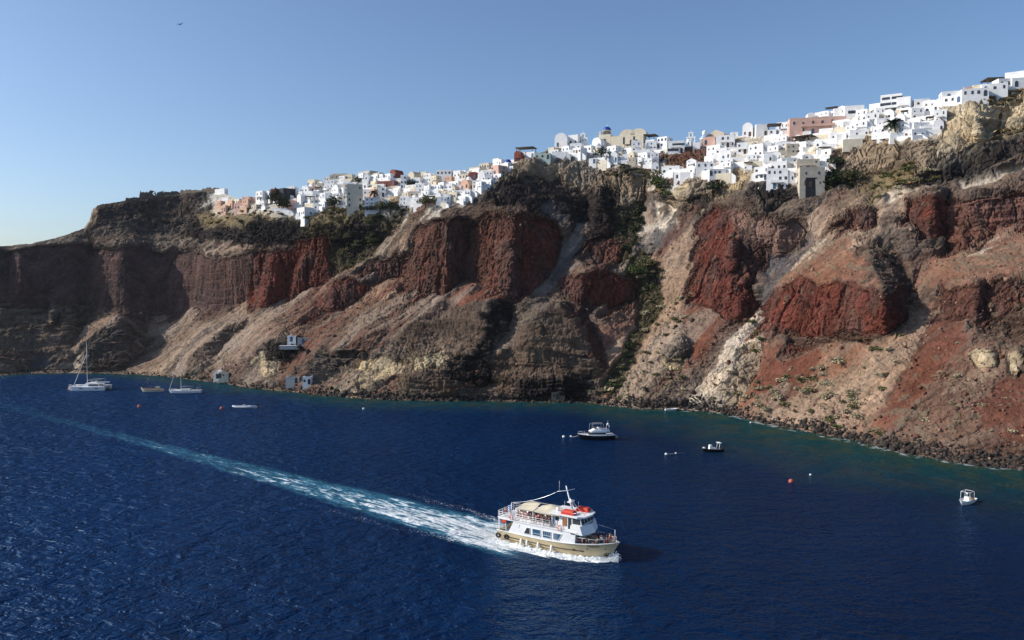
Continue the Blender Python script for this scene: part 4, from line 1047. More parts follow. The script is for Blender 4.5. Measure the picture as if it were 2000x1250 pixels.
for px, py in walls[:230]:
    e = empty('garden_terrace'); g, a = face(px, py, -1.0, 0.0, None, 14); e.location = g; e.rotation_euler[2] = a; ln = R.uniform(3, 9); hh = R.uniform(.7, 2.0)
    m = MB(); m.box(-ln/2, ln/2, -.3, 2.2, -3.5, hh, .04, .04); m.build('retaining_face', WHITE if R.random() < .85 else WALLS['cream'], e)
    if R.random() < .6:
        m = MB(); n_ = 6
        for q in range(n_): m.box(ln/2+.02+q*.32, ln/2+.34+q*.32, -.2, 1.0, -3.5, hh-.12-(hh+.5)*q/n_)
        m.build('stair', WHITE, e)
    a_, b_, t = min(LMK, key=lambda l: (px-l[0])**2+3*(py-l[1])**2); dx_, dy_ = px-a_, (py-b_)*1.6
    way = ('downhill from' if dy_ > 0 else 'uphill from') if abs(dy_) > abs(dx_) else ('on the inland side of' if dx_ > 0 else 'on the headland side of')
    i = seenw.get((t, way), 0); seenw[(t, way)] = i+1
    setp(e, f"whitewashed garden terrace, {ORD[min(i, 15)]} {way} {t}", 'terrace', 'garden terraces of the village')
print('houses', len(fill), len(HOUSES), len(walls))
# -- ruined castle on the headland
def ruin(px0, px1, py, label, hh, hole=None):
    s = PXM((px0+px1)/2, py); root = empty('ruined_wall'); g0, g1 = ground(px0, py), ground(px1, py)
    root.location = g0; d = g1-g0; a = math.atan2(d.y, d.x); Ln = math.hypot(d.x, d.y); root.rotation_euler[2] = a
    R = random.Random(int(px0)); n = 14; tops = [hh*s*(R.uniform(.55, 1.0) if k not in (0, n) else .35)+0 for k in range(n+1)]
    m = MB()
    for k in range(n):
        xa, xb = Ln*k/n, Ln*(k+1)/n
        zs = d.z*k/n
        if hole and hole[0] <= k/n <= hole[1]:
            m.box(xa, xb-.01, 0, 1.2, zs-4, zs+tops[k]*.45); m.box(xa, xb-.01, 0, 1.2, zs+tops[k]*.8, zs+tops[k]); continue
        m.hexa([(xa, 0, zs-4), (xb-.01, 0, zs-4), (xb-.01, 1.2, zs-4), (xa, 1.2, zs-4), (xa, .05, zs+tops[k]), (xb-.01, .05, zs+tops[k+1]), (xb-.01, 1.1, zs+tops[k+1]), (xa, 1.1, zs+tops[k])])
    m.build('masonry', STONE, root); setp(root, label, 'ruin')
ruin(246, 270, 394, 'low pale broken wall at the outer end of the castle ruins', 7)
ruin(272, 306, 389, 'broken castle wall with a window hole against the sky', 13, (.78, .88))
ruin(320, 352, 383, 'low jagged castle wall between the window wall and the summit', 8)
ruin(306, 322, 387, 'short castle wall joining the window wall', 10)
ruin(352, 396, 378, 'long low castle wall below the summit', 6)
ruin(395, 430, 375, 'long ruined wall on the summit of the headland', 8)
# -- below the cliffs
r = L(573, 671, 16, 8, 5, 'small white hut on the ledge half way up the slope', cols=1, yaw=10, cat='hut', name='hut', found=2)
r = L(594, 671, 22, 9, 5, 'grey lean-to beside the white hut on the ledge', wall='grey', cols=1, yaw=10, cat='hut', name='hut', found=2)
q = empty('stone_terrace'); g = ground(582, 673); q.location = g+Vector((0, -1.5, -1)); q.rotation_euler[2] = R_(8)
m = MB(); m.box(-6.5, 6.5, -.8, .6, -1.4, .1, .1, .1); m.build('masonry', WALLS['grey'], q)
m = MB(); m.box(-6.6, 6.6, -.9, .7, .1, .3); m.build('coping', WHITE, q); setp(q, 'long retaining wall with white coping under the ledge hut', 'terrace')
L(430, 741, 16, 7, 6, 'white vaulted boathouse at the waterline nearest the sailing yacht', roof='vault', cols=1, yaw=5, cat='boathouse', name='boathouse', found=2)
L(446, 742, 18, 8, 6, 'cream boathouse with dark openings joined to the white vaulted one', wall='cream', cols=3, yaw=5, cat='boathouse', name='boathouse', found=2)
L(604, 755, 16, 12, 6, 'white boathouse block with flat roof by the quay', cols=2, yaw=0, cat='boathouse', name='boathouse', found=2, floors=1)
L(580, 755, 26, 9, 5, 'grey stone boathouse next to the white block', wall='grey', cols=2, yaw=0, cat='boathouse', name='boathouse', found=2)
L(1090, 778, 26, 10, 4, 'low stone shelter with arches inside the sea cave', wall='stone', cols=3, yaw=0, cat='shelter', name='shelter', found=2)

for px, py, t in ((1252, 326, 'white parasol open on the terrace below the domed church'), (1274, 325, 'white parasol beside the first on the terrace above the ravine')):
    e = empty('parasol', ground(px, py)); m = MB(); m.tube([(0, 0, -.5), (0, 0, 2.6)], .05, 6); m.build('pole', WOODN, e)
    m = MB(); m.lathe([(1.9, 2.2), (1.0, 2.6), (.05, 2.95)], 8); m.build('canopy', WHITE, e); setp(e, t, 'parasol', 'parasols on the terrace')
# ------------------------------------------------------------------ plants
def leafmat(name, col, var=0.35):
    m = mat(name, col, 0.8, var, 0.8, 0, 8, 0.15); return m
G_DRY = leafmat('dry_cushion', lin(178, 166, 134, .85)); G_OLIVE = leafmat('olive_scrub', lin(112, 108, 72, .8)); G_GOLD = leafmat('golden_grass', lin(154, 130, 88, .8))
G_DARK = leafmat('dark_leaves', lin(52, 62, 38, .75)); G_GREEN = leafmat('fresh_leaves', lin(84, 98, 52, .85)); BARK = mat('bark', (.09, .06, .04), .9, .3)
def leaf_blob(n, size, seed, flat=0.7, low=0.0, clumps=7):
    """loose crown of leaf-sized faces gathered in clumps inside an uneven half ball of radius 1"""
    R = np.random.default_rng(seed); m = MB()
    cs = R.normal(0, 1, (clumps, 3)); cs /= np.linalg.norm(cs, axis=1)[:, None]; cs *= R.uniform(.35, .8, (clumps, 1)); cs[:, 2] = np.abs(cs[:, 2])*flat+low
    for i in range(n):
        c = cs[i % clumps]; o = R.normal(0, 1, 3); o /= np.linalg.norm(o); p = c+o*R.uniform(.18, .45)
        p[2] = max(p[2], 0.02)
        a = R.normal(0, 1, 3); a /= np.linalg.norm(a); b = np.cross(a, R.normal(0, 1, 3)); b /= np.linalg.norm(b); s = size*R.uniform(.6, 1.4)
        m.add([p-a*s, p+b*s*.7, p+a*s, p-b*s*.7], [(0, 1, 2, 3)])
    return m
bush_me = [leaf_blob(150, .17, 20+k, .75).mesh('foliage') for k in range(5)]
core = MB().lathe([(.62, -.3), (.66, .15), (.45, .45), (.001, .58)], 9).mesh('foliage')
def stems(seed):
    R = random.Random(seed); m = MB()
    for k in range(5):
        t = R.uniform(0, 6.28); m.tube([(0, 0, -.4), (math.cos(t)*.25, math.sin(t)*.25, .25), (math.cos(t)*.5, math.sin(t)*.5, .5)], .045, 5, .015)
    return m.mesh('stem')
stem_me = [stems(k) for k in range(3)]
def bush(px, py, r, m_, label, cat, group, name='shrub', hz=None):
    g = ground(px, py); e = empty(name, g, random.uniform(0, 6.28)); h = hz or r*random.uniform(.6, .9)
    e.scale = (r*random.uniform(.85, 1.25), r*random.uniform(.85, 1.25), h)
    f = bpy.data.objects.new('foliage', random.choice(bush_me)); COL.objects.link(f); f.parent = e
    s = bpy.data.objects.new('stem', random.choice(stem_me)); COL.objects.link(s); s.parent = e
    for o, mm in ((f, m_), (s, BARK)):
        if not o.data.materials: o.data.materials.append(mm)
        o.material_slots[0].link = 'OBJECT'; o.material_slots[0].material = mm
    setp(e, label, cat, group); return e
R = random.Random(21)
def scatter(poly, n, rr, mats, label, group, cat='shrub', name='shrub', hz=None):
    xs = [p[0] for p in poly]; ys = [p[1] for p in poly]; k = 0; tries = 0
    while k < n and tries < 4000:
        tries += 1
        px, py = R.uniform(min(xs), max(xs)), R.uniform(min(ys), max(ys))
        if not in_poly(poly, np.array([px]), np.array([py]))[0]: continue
        if py > shore_y(px)-6 or py < sky_y(px)+2: continue
        bush(px, py, R.uniform(*rr), R.choice(mats), label, cat, group, name, hz*R.uniform(.8, 1.2) if hz else None); k += 1
scatter([(1480,770),(1560,735),(1680,690),(1760,650),(1760,720),(1700,800),(1690,840),(1560,820),(1480,800)], 62, (.9, 2.3), [G_DRY, G_DRY, G_OLIVE], 'grey-green cushion shrub on the pale slope below the red bluff', 'shrubs below the red bluff')
scatter([(1380,800),(1400,760),(1440,720),(1490,720),(1490,800),(1440,806)], 20, (.8, 1.8), [G_DRY, G_OLIVE], 'dry cushion shrub on the cream scree by the shore', 'shrubs on the cream scree')
scatter([(1200,790),(1240,700),(1300,600),(1340,520),(1350,620),(1330,700),(1340,790)], 46, (.8, 2.0), [G_DRY, G_DRY, G_OLIVE], 'dry shrub on the tan slope beside the green gully', 'shrubs on the tan slope')
scatter([(1225,505),(1262,490),(1295,530),(1300,600),(1262,660),(1232,720),(1205,772),(1182,768),(1205,725),(1242,640),(1250,570)], 56, (.9, 2.3), [G_OLIVE, G_OLIVE, G_GREEN, G_DRY, G_DARK], 'green bush growing in the damp gully', 'bushes in the green gully', 'bush', 'bush')
scatter([(1700,380),(1790,340),(1850,330),(1790,372),(1720,400)], 16, (1.0, 2.2), [G_GOLD, G_OLIVE, G_DRY], 'golden shrub along the path under the cream cliffs', 'shrubs along the cliff path')
scatter([(1690,352),(1760,332),(1790,315),(1790,335),(1740,370),(1690,372)], 22, (1.0, 2.0), [G_OLIVE, G_GOLD, G_GREEN], 'yellow-green bush on the bank under the spreading palm', 'bushes on the bank below the palm', 'bush', 'bush')
scatter([(1880,205),(2000,172),(2000,190),(1950,212)], 18, (1.0, 2.0), [G_GOLD, G_GOLD, G_OLIVE], 'golden scrub bush on top of the cream cliffs', 'scrub on the cream cliffs')
scatter([(1930,270),(2000,255),(2000,263),(1940,276)], 8, (1.0, 2.0), [G_GOLD], 'golden bush on the ledge under the cream cliffs', 'bushes on the cream cliff ledge', 'bush', 'bush')
scatter([(385,428),(430,414),(540,408),(560,420),(500,432),(440,445)], 28, (1.0, 2.4), [G_GOLD, G_GOLD, G_OLIVE, G_DARK], 'golden scrub bush below the peach terraces', 'scrub below the far village')
scatter([(600,428),(640,408),(690,414),(690,428),(640,440)], 12, (1.4, 2.8), [G_GOLD, G_OLIVE], 'tawny bush under the cream tower house', 'scrub under the tower house')
scatter([(640,410),(790,410),(798,425),(740,470),(690,500),(650,470)], 30, (1.2, 2.7), [G_DARK, G_OLIVE, G_OLIVE], 'dark bush in the shaded ravine below the village', 'bushes in the shaded ravine', 'bush', 'bush')
scatter([(690,470),(760,440),(780,450),(700,520),(660,530)], 14, (1.2, 2.4), [G_OLIVE, G_GREEN], 'olive bush low in the shaded ravine', 'bushes low in the ravine', 'bush', 'bush')
scatter([(1205,410),(1260,402),(1255,470),(1215,510)], 22, (1.5, 3.0), [G_DARK], 'dark bush in the cleft beside the lava pillar', 'bushes in the cleft', 'bush', 'bush')
scatter([(1285,298),(1390,294),(1370,326),(1300,326)], 14, (.8, 1.6), [G_OLIVE, G_GOLD], 'low shrub on the brown hillside inside the village', 'shrubs on the village hillside')
scatter([(1050,298),(1090,290),(1112,294),(1100,303)], 10, (.9, 1.8), [G_GOLD, G_OLIVE], 'golden shrub behind the pale green house', 'shrubs behind the pale green house')
scatter([(1605,352),(1640,342),(1680,346),(1665,366),(1612,374)], 20, (1.5, 3.0), [G_DARK, G_OLIVE], 'dark bush at the foot of the beige tower block', 'bushes by the beige tower block', 'bush', 'bush')
scatter([(1170,318),(1260,330),(1262,342),(1190,345)], 18, (1.2, 2.4), [G_DARK, G_OLIVE], 'dark bush on the edge below the domed church', 'bushes below the domed church', 'bush', 'bush')
scatter([(1270,350),(1320,356),(1310,390),(1275,385)], 14, (1.2, 2.4), [G_OLIVE, G_GREEN, G_GOLD], 'green bush in the gardens below the long white house', 'bushes in the gardens', 'bush', 'bush')
scatter([(1850,640),(1990,760),(1990,860),(1900,860),(1760,870)], 16, (.6, 1.3), [G_DRY], 'small grey shrub on the dark red scree', 'shrubs on the dark red scree')
for px, py, t in ((1643, 838, 'left-hand bright green patch of plants by the shore'), (1717, 847, 'larger bright green patch of plants at the foot of the red scree')):
    bush(px, py, 2.3, G_GREEN, t.replace('left-hand ', 'smaller '), 'plant', None, 'plant', 1.0)
for px, py in ((1475, 640), (1483, 655), (1492, 672), (1480, 690)):
    bush(px, py, 1.8, G_GREEN, 'green bush beside the cream scree under the red bluff', 'bush', 'bushes beside the cream scree', 'bush')
# trees: trunk, limbs and a crown of leaf clumps
def tree(px, py, h, r, m_, label, group=None, name='tree'):
    g = ground(px, py); e = empty(name, g, random.uniform(0, 6.28)); R = random.Random(int(px*3+py)); t = MB()
    t.tube([(0, 0, -1), (.1, 0, h*.25), (.0, .1, h*.5)], h*.05, 7, h*.03)
    for k in range(5):
        a = k*1.26+R.uniform(-.3, .3); t.tube([(0, .05, h*(.28+.04*k)), (math.cos(a)*r*.4, math.sin(a)*r*.4, h*.5), (math.cos(a)*r*.75, math.sin(a)*r*.75, h*.68)], h*.02, 5, .02)
    t.build('trunk', BARK, e)
    c = leaf_blob(420, .085, int(px), .8, 0, 11); c.v = [(x*r*1.15, y*r*1.15, h*.32+z*h*.68) for x, y, z in c.v]
    c.build('crown', m_, e); setp(e, label, 'tree', group, None)
tree(655, 412, 9, 4, G_DARK, 'dark tree on the brink below the cream tower house')
for i, (px, py, h, r, m_, t) in enumerate([
 (537, 398, 8, 5, G_DARK, 'broad dark pine in front of the dark red house'), (556, 416, 9, 4.5, G_DARK, 'dark tree below the black stone house'), (547, 412, 8, 4, G_DARK, 'smaller dark tree beside the broad pine'),
 (762, 416, 7, 5, G_DARK, 'spreading dark tree below the ochre house'), (744, 416, 6, 4, G_OLIVE, 'olive tree under the tall palm'), (786, 420, 6, 4, G_DARK, 'dark tree at the edge of the ravine'), (720, 418, 6, 4, G_DARK, 'dark tree beneath the broad white house'),
 (838, 412, 6, 3.5, G_OLIVE, 'olive tree on the slope below the middle village'), (844, 405, 5, 3, G_GREEN, 'bright green tree below the middle village'), (700, 362, 5, 4, G_DARK, 'dark tree among the houses above the cream tower'), (806, 372, 6, 3, G_DARK, 'dark tree beside the tall white house near the red ruin'),
 (1175, 312, 6, 4, G_DARK, 'dark tree on the white stairs below the domed church'), (1196, 318, 6, 4, G_DARK, 'second dark tree below the domed church'), (1282, 362, 9, 5, G_OLIVE, 'tall olive tree in the garden below the long white house'), (1292, 374, 7, 4, G_GREEN, 'bright tree low in the garden'),
 (1402, 384, 8, 5, G_DARK, 'round dark tree beside the tuff block'), (1648, 362, 7, 5, G_DARK, 'dark tree under the tuff wall'), (1626, 366, 6, 4, G_DARK, 'dark tree at the base of the beige tower block'), (1668, 360, 6, 4, G_OLIVE, 'olive tree under the tuff wall'),
 (1690, 262, 4, 3, G_DARK, 'dark bushy tree in front of white terraces'), (1474, 304, 6, 4, G_DARK, 'dark tree beside the lone white cube'), (1632, 330, 6, 4, G_DARK, 'dark tree in the shade behind the beige tower block'), (1245, 545, 8, 5, G_GREEN, 'big green tree at the head of the gully'), (1262, 528, 7, 4, G_OLIVE, 'olive tree at the head of the gully')]):
    tree(px, py, h, r, m_, t)
def palm(px, py, h, r, label):
    g = ground(px, py); e = empty('palm_tree', g); t = MB()
    t.tube([(0, 0, -1), (.15, 0, h*.4), (.1, .1, h*.7), (0, 0, h)], .38, 8, .26); t.build('trunk', BARK, e)
    R = random.Random(int(px)); f = MB()
    for k in range(40):
        a = R.uniform(0, 6.28); up = R.uniform(-.35, 1.1); pts = []
        for q in range(7):
            u = q/6; rr = r*u*math.cos(up*.6); zz = h+r*(math.sin(up)*u-.75*u*u*(1.1-.4*up))+.1; pts.append(Vector((math.cos(a)*rr, math.sin(a)*rr, zz)))
        side = Vector((-math.sin(a), math.cos(a), 0))
        for q in range(6):
            wq = .42*r*.35*(1-abs(q-2)/6); p0, p1 = pts[q], pts[q+1]; wv_ = Vector((0, 0, -.25*wq))
            f.add([p0, p0+side*wq+wv_, p1+side*wq*.8+wv_, p1], [(0, 1, 2, 3)]); f.add([p0, p1, p1-side*wq*.8+wv_, p0-side*wq+wv_], [(0, 1, 2, 3)])
    f.build('crown', G_DARK, e); setp(e, label, 'palm tree')
palm(731, 413, 9.5, 2.9, 'tall slender palm in front of the broad white house')
palm(1743, 268, 3.4, 3.8, 'short spreading palm before the white terraces')
# ------------------------------------------------------------------ rocks
def ico(seed, sub=1):
    bm = bmesh.new(); bmesh.ops.create_icosphere(bm, subdivisions=sub, radius=1)
    R = np.random.default_rng(seed); v = np.array([tuple(q.co) for q in bm.verts]); f = np.array([[q.index for q in t.verts] for t in bm.faces]); bm.free()
    ax = R.normal(0, 1, (7, 3)); ax /= np.linalg.norm(ax, axis=1)[:, None]; cut = R.uniform(.5, .85, 7)
    for a_, c in zip(ax, cut):                       # split faces, as broken stone has
        d = v@a_; v = v-np.maximum(d-c, 0)[:, None]*a_
    return v*R.uniform(.75, 1.25, 3), f
ICO = [ico(k) for k in range(8)]; ICO2 = [ico(50+k, 2) for k in range(6)]
def stonemat(name, cols):
    m = bpy.data.materials.new(name); m.use_nodes = True; n, l = m.node_tree.nodes, m.node_tree.links; p = n['Principled BSDF']; p.inputs['Roughness'].default_value = .9; p.inputs['Specular IOR Level'].default_value = .2
    g = n.new('ShaderNodeNewGeometry'); r = n.new('ShaderNodeValToRGB'); l.new(g.outputs['Random Per Island'], r.inputs[0])
    while len(r.color_ramp.elements) < len(cols): r.color_ramp.elements.new(.5)
    for i, c in enumerate(cols): r.color_ramp.elements[i].position = i/(len(cols)-1); r.color_ramp.elements[i].color = (*c, 1)
    l.new(r.outputs[0], p.inputs['Base Color']); return m
def pile(name, pts, sizes, material, kind='stuff', label=None, seed=1):
    R = np.random.default_rng(seed); V = []; F = []; b = 0
    for p_, s in zip(pts, sizes):
        v, f = ICO[R.integers(8)]; a = R.uniform(0, 6.28); c, s2 = math.cos(a), math.sin(a)
        v = v@np.array([[c, s2, 0], [-s2, c, 0], [0, 0, 1]])*s*R.uniform(.7, 1.2, 3); V.append(v+p_); F.append(f+b); b += len(v)
    V = np.concatenate(V); F = np.concatenate(F)
    me = bpy.data.meshes.new(name); me.vertices.add(len(V)); me.vertices.foreach_set('co', V.reshape(-1).astype(np.float32))
    me.loops.add(F.size); me.loops.foreach_set('vertex_index', F.reshape(-1).astype(np.int32)); me.polygons.add(len(F))
    me.polygons.foreach_set('loop_start', (np.arange(len(F))*3).astype(np.int32)); me.polygons.foreach_set('loop_total', np.full(len(F), 3, np.int32)); me.update(calc_edges=True)
    o = link_mesh(name, me, material); setp(o, label, None, None, kind); return o
DARKST = stonemat('black_shore_stone', [lin(34, 31, 30), lin(58, 52, 48), lin(44, 38, 36), lin(92, 80, 72), lin(30, 28, 28)])
REDST = stonemat('red_scree_stone', [lin(92, 52, 42), lin(124, 84, 66), lin(70, 52, 44), lin(150, 124, 104), lin(104, 58, 46)])
rg = np.random.default_rng(3); pts, sz = [], []
while len(pts) < 7500:
    px = rg.uniform(-100, 2100); band = np.interp(px, [0, 400, 620, 1150, 1400, 1700, 2000], [5, 7, 10, 15, 15, 20, 34]); py = float(shore_y(px))+2-abs(rg.normal(0, .5))*band
    w_ = np.interp(px, [0, 500, 650, 2000], [.35, .5, 1, 1])
    if rg.random() > w_: continue
    g = ground(px, py); s = min(1.3, .27*math.exp(rg.normal(0, .5))); pts.append((g.x, g.y, g.z+s*.25)); sz.append(s)
pile('shore_rubble', pts, sz, DARKST)
pts, sz = [], []
while len(pts) < 5200:
    px = rg.uniform(-50, 2080); py = rg.uniform(420, 900); 
    if py > shore_y(px)-8 or py < sky_y(px)+60: continue
    if ground_normal(px, py).z < .45: continue
    c = CN[vc_at(px, py)]
    if c in ('town', 'scrub', 'path'): continue
    g = ground(px, py); s = .20*math.exp(rg.normal(0, .55)); pts.append((g.x, g.y, g.z+s*.2)); sz.append(s)
pile('scree_rubble', pts, sz, REDST)
bme = []
for k, (v, f) in enumerate(ICO2):
    me = bpy.data.meshes.new('boulder'); me.from_pydata([tuple(q) for q in v], [], [tuple(int(i) for i in q) for q in f]); bme.append(me)
BST = mat('boulder_stone', lin(60, 54, 50, .8), .9, .4, 1.2, .6, 5, .2)
BSR = mat('red_boulder_stone', lin(104, 68, 54, .8), .9, .35, 1.2, .6, 5, .2)
for me in bme: me.materials.append(BST)
for k in range(110):
    px = rg.uniform(620, 1995); py = float(shore_y(px))+1.5-rg.uniform(0, 1)*np.interp(px, [600, 1500, 2000], [7, 9, 16]); g = ground(px, py); s = rg.uniform(.5, 1.1)*(1.2 if px > 1880 else 1)
    o = bpy.data.objects.new('boulder', bme[k % 6]); COL.objects.link(o); o.location = (g.x, g.y, max(g.z, 0)+.15*s); o.rotation_euler = tuple(rg.uniform(0, 6.28, 3)); o.scale = tuple(s*rg.uniform(.7, 1.2, 3))
    setp(o, 'black boulder at the waterline under the dark cliffs' if px < 1200 else ('black boulder at the waterline below the pale slopes' if px < 1700 else 'dark boulder at the waterline below the red scree'), 'boulder', 'shore boulders under the dark cliffs' if px < 1200 else ('shore boulders below the pale slopes' if px < 1700 else 'shore boulders below the red scree'))
for k in range(70):
    px = rg.uniform(520, 1990); py = rg.uniform(560, 880)
    if py > shore_y(px)-14 or ground_normal(px, py).z < .5 or CN[vc_at(px, py)] in ('scrub',): continue
    g = ground(px, py); s = rg.uniform(.5, 1.2); o = bpy.data.objects.new('boulder', bme[k % 6]); COL.objects.link(o); o.location = (g.x, g.y, g.z+.2*s); o.rotation_euler = tuple(rg.uniform(0, 6.28, 3)); o.scale = tuple(s*rg.uniform(.7, 1.2, 3))
    o.material_slots[0].link = 'OBJECT'; o.material_slots[0].material = BSR if px > 1400 else BST
    setp(o, 'rust-brown boulder lying on the steep scree' if px > 1400 else 'dark boulder lying on the brown slope', 'boulder', 'boulders on the red scree' if px > 1400 else 'boulders on the brown slope')
for px, py in ((1641, 861), (1690, 872)):
    pass
# ------------------------------------------------------------------ boats
GEL = mat('white_gelcoat', (0.80, 0.80, 0.79), 0.35, 0.06, .8, 0, 8, .5); BONE = mat('cream_hull_paint', (0.66, 0.52, 0.30), 0.45, 0.10, .7, 0, 8, .4)
BLK = mat('black_hull_paint', (0.010, 0.010, 0.014), 0.25, 0.1, 1, 0, 8, .5); RUB = mat('black_rubber', (0.02, 0.02, 0.02), .8)
TEAK = mat('teak_deck', (0.22, 0.13, 0.07), .7, .2, 2); CANV = mat('beige_canvas', (0.62, 0.55, 0.41), .9, .08, .6, .1, 4, .1); GREYC = mat('grey_canvas', (0.10, 0.11, 0.13), .9, .1, 1)
REDV = mat('red_vinyl', (0.62, 0.055, 0.03), .6, .15, 1.5); ORANGE = mat('orange_plastic', (0.75, 0.16, 0.06), .5); STEEL = mat('stainless', (0.6, 0.62, 0.64), .3, .05, 1, 0, 8, .5, .8)
BOOT = mat('red_antifouling', (0.20, 0.03, 0.02), .7); STRAKE = mat('brown_strake', (0.05, 0.03, 0.02), .6); GREYP = mat('grey_deck_paint', (0.34, 0.35, 0.36), .7); MASTP = mat('mast_paint', (0.72, 0.72, 0.72), .4)
TUBEG = mat('grey_inflatable', (0.50, 0.52, 0.56), .6); WOODL = mat('varnished_wood', (0.30, 0.14, 0.06), .5); BUOYR = mat('faded_red_buoy', (0.42, 0.10, 0.065), .7, .25, 3); BUOYW = mat('white_buoy', (0.75, 0.74, 0.70), .6, .15, 3)
BLUEG = mat('blue_tinted_glass', (0.035, 0.10, 0.17), .08, .15, 1.2); ROPE = mat('rope', (0.45, 0.42, 0.36), .9)
class Hull:
    """stations along x from the stern (0) to the stem; starboard is -y"""
    def __init__(s, L, B, z0, z1, keel=-.8, full=.55, rake=.06, flare=.25, transom=.85):
        s.__dict__.update(L=L, B=B, z0=z0, z1=z1, keel=keel, full=full, rake=rake, flare=flare, transom=transom)
    def sheer(s, x): u = x/s.L; return s.z0+(s.z1-s.z0)*max(0, (u-.35)/.65)**1.8+.12*max(0, .25-u)
    def half(s, x, z):
        u = min(max(x/s.L, 0), 1); t = min(max((z-s.keel)/(s.sheer(x)-s.keel), 0), 1)
        stem = s.L*(1-s.rake*(1-t)*1.6)                # the stem rakes aft below
        u = min(x/stem, 1)
        plan = (1-((u-s.full)/(1-s.full))**2.2) if u > s.full else 1-(1-s.transom)*((s.full-u)/s.full)**2
        w = s.B/2*max(plan, 0)**(.75+s.flare*(1-t)*2)
        return w*(t**.32 if t > 0 else 0)*(1-s.flare*.25*(1-t))
    def mesh(s, za=None, zb=None, nx=26, nz=9, out=0.0, xa=0.0, xb=None):
        """skin between two heights (None = keel, sheer)"""
        xb = xb or s.L; vs = []; m = MB()
        for side in (-1, 1):
            g = []
            for i in range(nx+1):
                x = xa+(xb-xa)*i/nx; zl = s.keel if za is None else za; zh = s.sheer(x) if zb is None else min(zb, s.sheer(x)); row = []
                for k in range(nz+1):
                    z = zl+(zh-zl)*k/nz; t = (z-s.keel)/(s.sheer(x)-s.keel); xx = min(x, s.L*(1-s.rake*(1-t)*1.6))
                    row.append((xx, side*(s.half(x, z)+out), z))
                g.append(row)
            v = [p for r in g for p in r]; n1 = nz+1
            m.add(v, [(i*n1+k, (i+1)*n1+k, (i+1)*n1+k+1, i*n1+k+1) for i in range(nx) for k in range(nz)], True)
            if side == -1: first = g
            else:
                v = first[0]+g[0]; m.add(v, [(k, k+1, n1+k+1, n1+k) for k in range(nz)])        # transom
        return m
    def deck(s, drop=.0, xa=0.0, xb=None, inset=.04, nx=22):
        xb = xb or s.L; v = []
        for i in range(nx+1):
            x = xa+(xb-xa)*i/nx; z = s.sheer(x)-drop; h = max(s.half(x, z)-inset, .01); v += [(x, -h, z), (x, h, z)]
        return MB().add(v, [(2*i, 2*i+2, 2*i+3, 2*i+1) for i in range(nx)])
    def rim(s, r=.06, up=0.0, xa=0.0, nx=24):
        m = MB()
        pts = [(x, -s.half(x, s.sheer(x)), s.sheer(x)+up) for x in [xa+(s.L-xa)*i/nx for i in range(nx+1)]]
        pts += [(p[0], -p[1], p[2]) for p in reversed(pts[:-1])]
        m.tube(pts, r, 5); return m
def place(root, px, py, rz): root.location = sea_point(px, py); root.rotation_euler[2] = R_(rz)
def rail(root, pts, h, levels, r=.03, mat_=STEEL, name='railing', step=1.2):
    m = MB()
    for q in levels: m.tube([(p[0], p[1], p[2]+h*q) for p in pts], r, 5)
    for a, b in zip(pts[:-1], pts[1:]):
        a, b = Vector(a), Vector(b); n_ = max(1, round((b-a).length/step))
        for i in range(n_+1):
            p = a.lerp(b, i/n_); m.tube([p, p+Vector((0, 0, h))], r*.9, 5)
    return m.build(name, mat_, root)
def text_mesh(body, size, shear=.25):
    c = bpy.data.curves.new('lettering', 'FONT'); c.body = body; c.size = size; c.shear = shear; c.extrude = 0.0; c.offset = size*.012
    o = bpy.data.objects.new('lettering', c); COL.objects.link(o); bpy.context.view_layer.update()
    me = bpy.data.meshes.new_from_object(o.evaluated_get(bpy.context.evaluated_depsgraph_get())); bpy.data.objects.remove(o); bpy.data.curves.remove(c); return me
# ---- the ferry
F = empty('passenger_ferry', STERN, FERRY_RZ)
F.scale = (1.045, 1.0, .955)
setp(F, 'cream and white two-deck passenger ferry under way with beige awning and red raft boxes', 'ferry')
H = Hull(20.0, 5.7, 2.15, 3.15, -1.0, .52, .07, .35, .88)
H.mesh(.22).build('hull', BONE, F)
H.mesh(None, .222, out=.004).build('boot_top', BOOT, F)
H.deck(.62, 0.05, 19.6, .06).build('deck', GREYP, F)
H.rim(.075).build('gunwale', GEL, F)
for sd_ in (-1, 1):
    m = MB(); m.tube([(x, sd_*(H.half(x, 1.18)+.03), 1.18) for x in [1.0+i*.7 for i in range(21)]], .075, 6); m.build('rub_strake', STRAKE, F)
m = MB(); m.tube([(x, -(H.half(x, .62)+.02), .62) for x in [1.2+i*.7 for i in range(14)]], .05, 6); m.build('rub_strake', STRAKE, F)
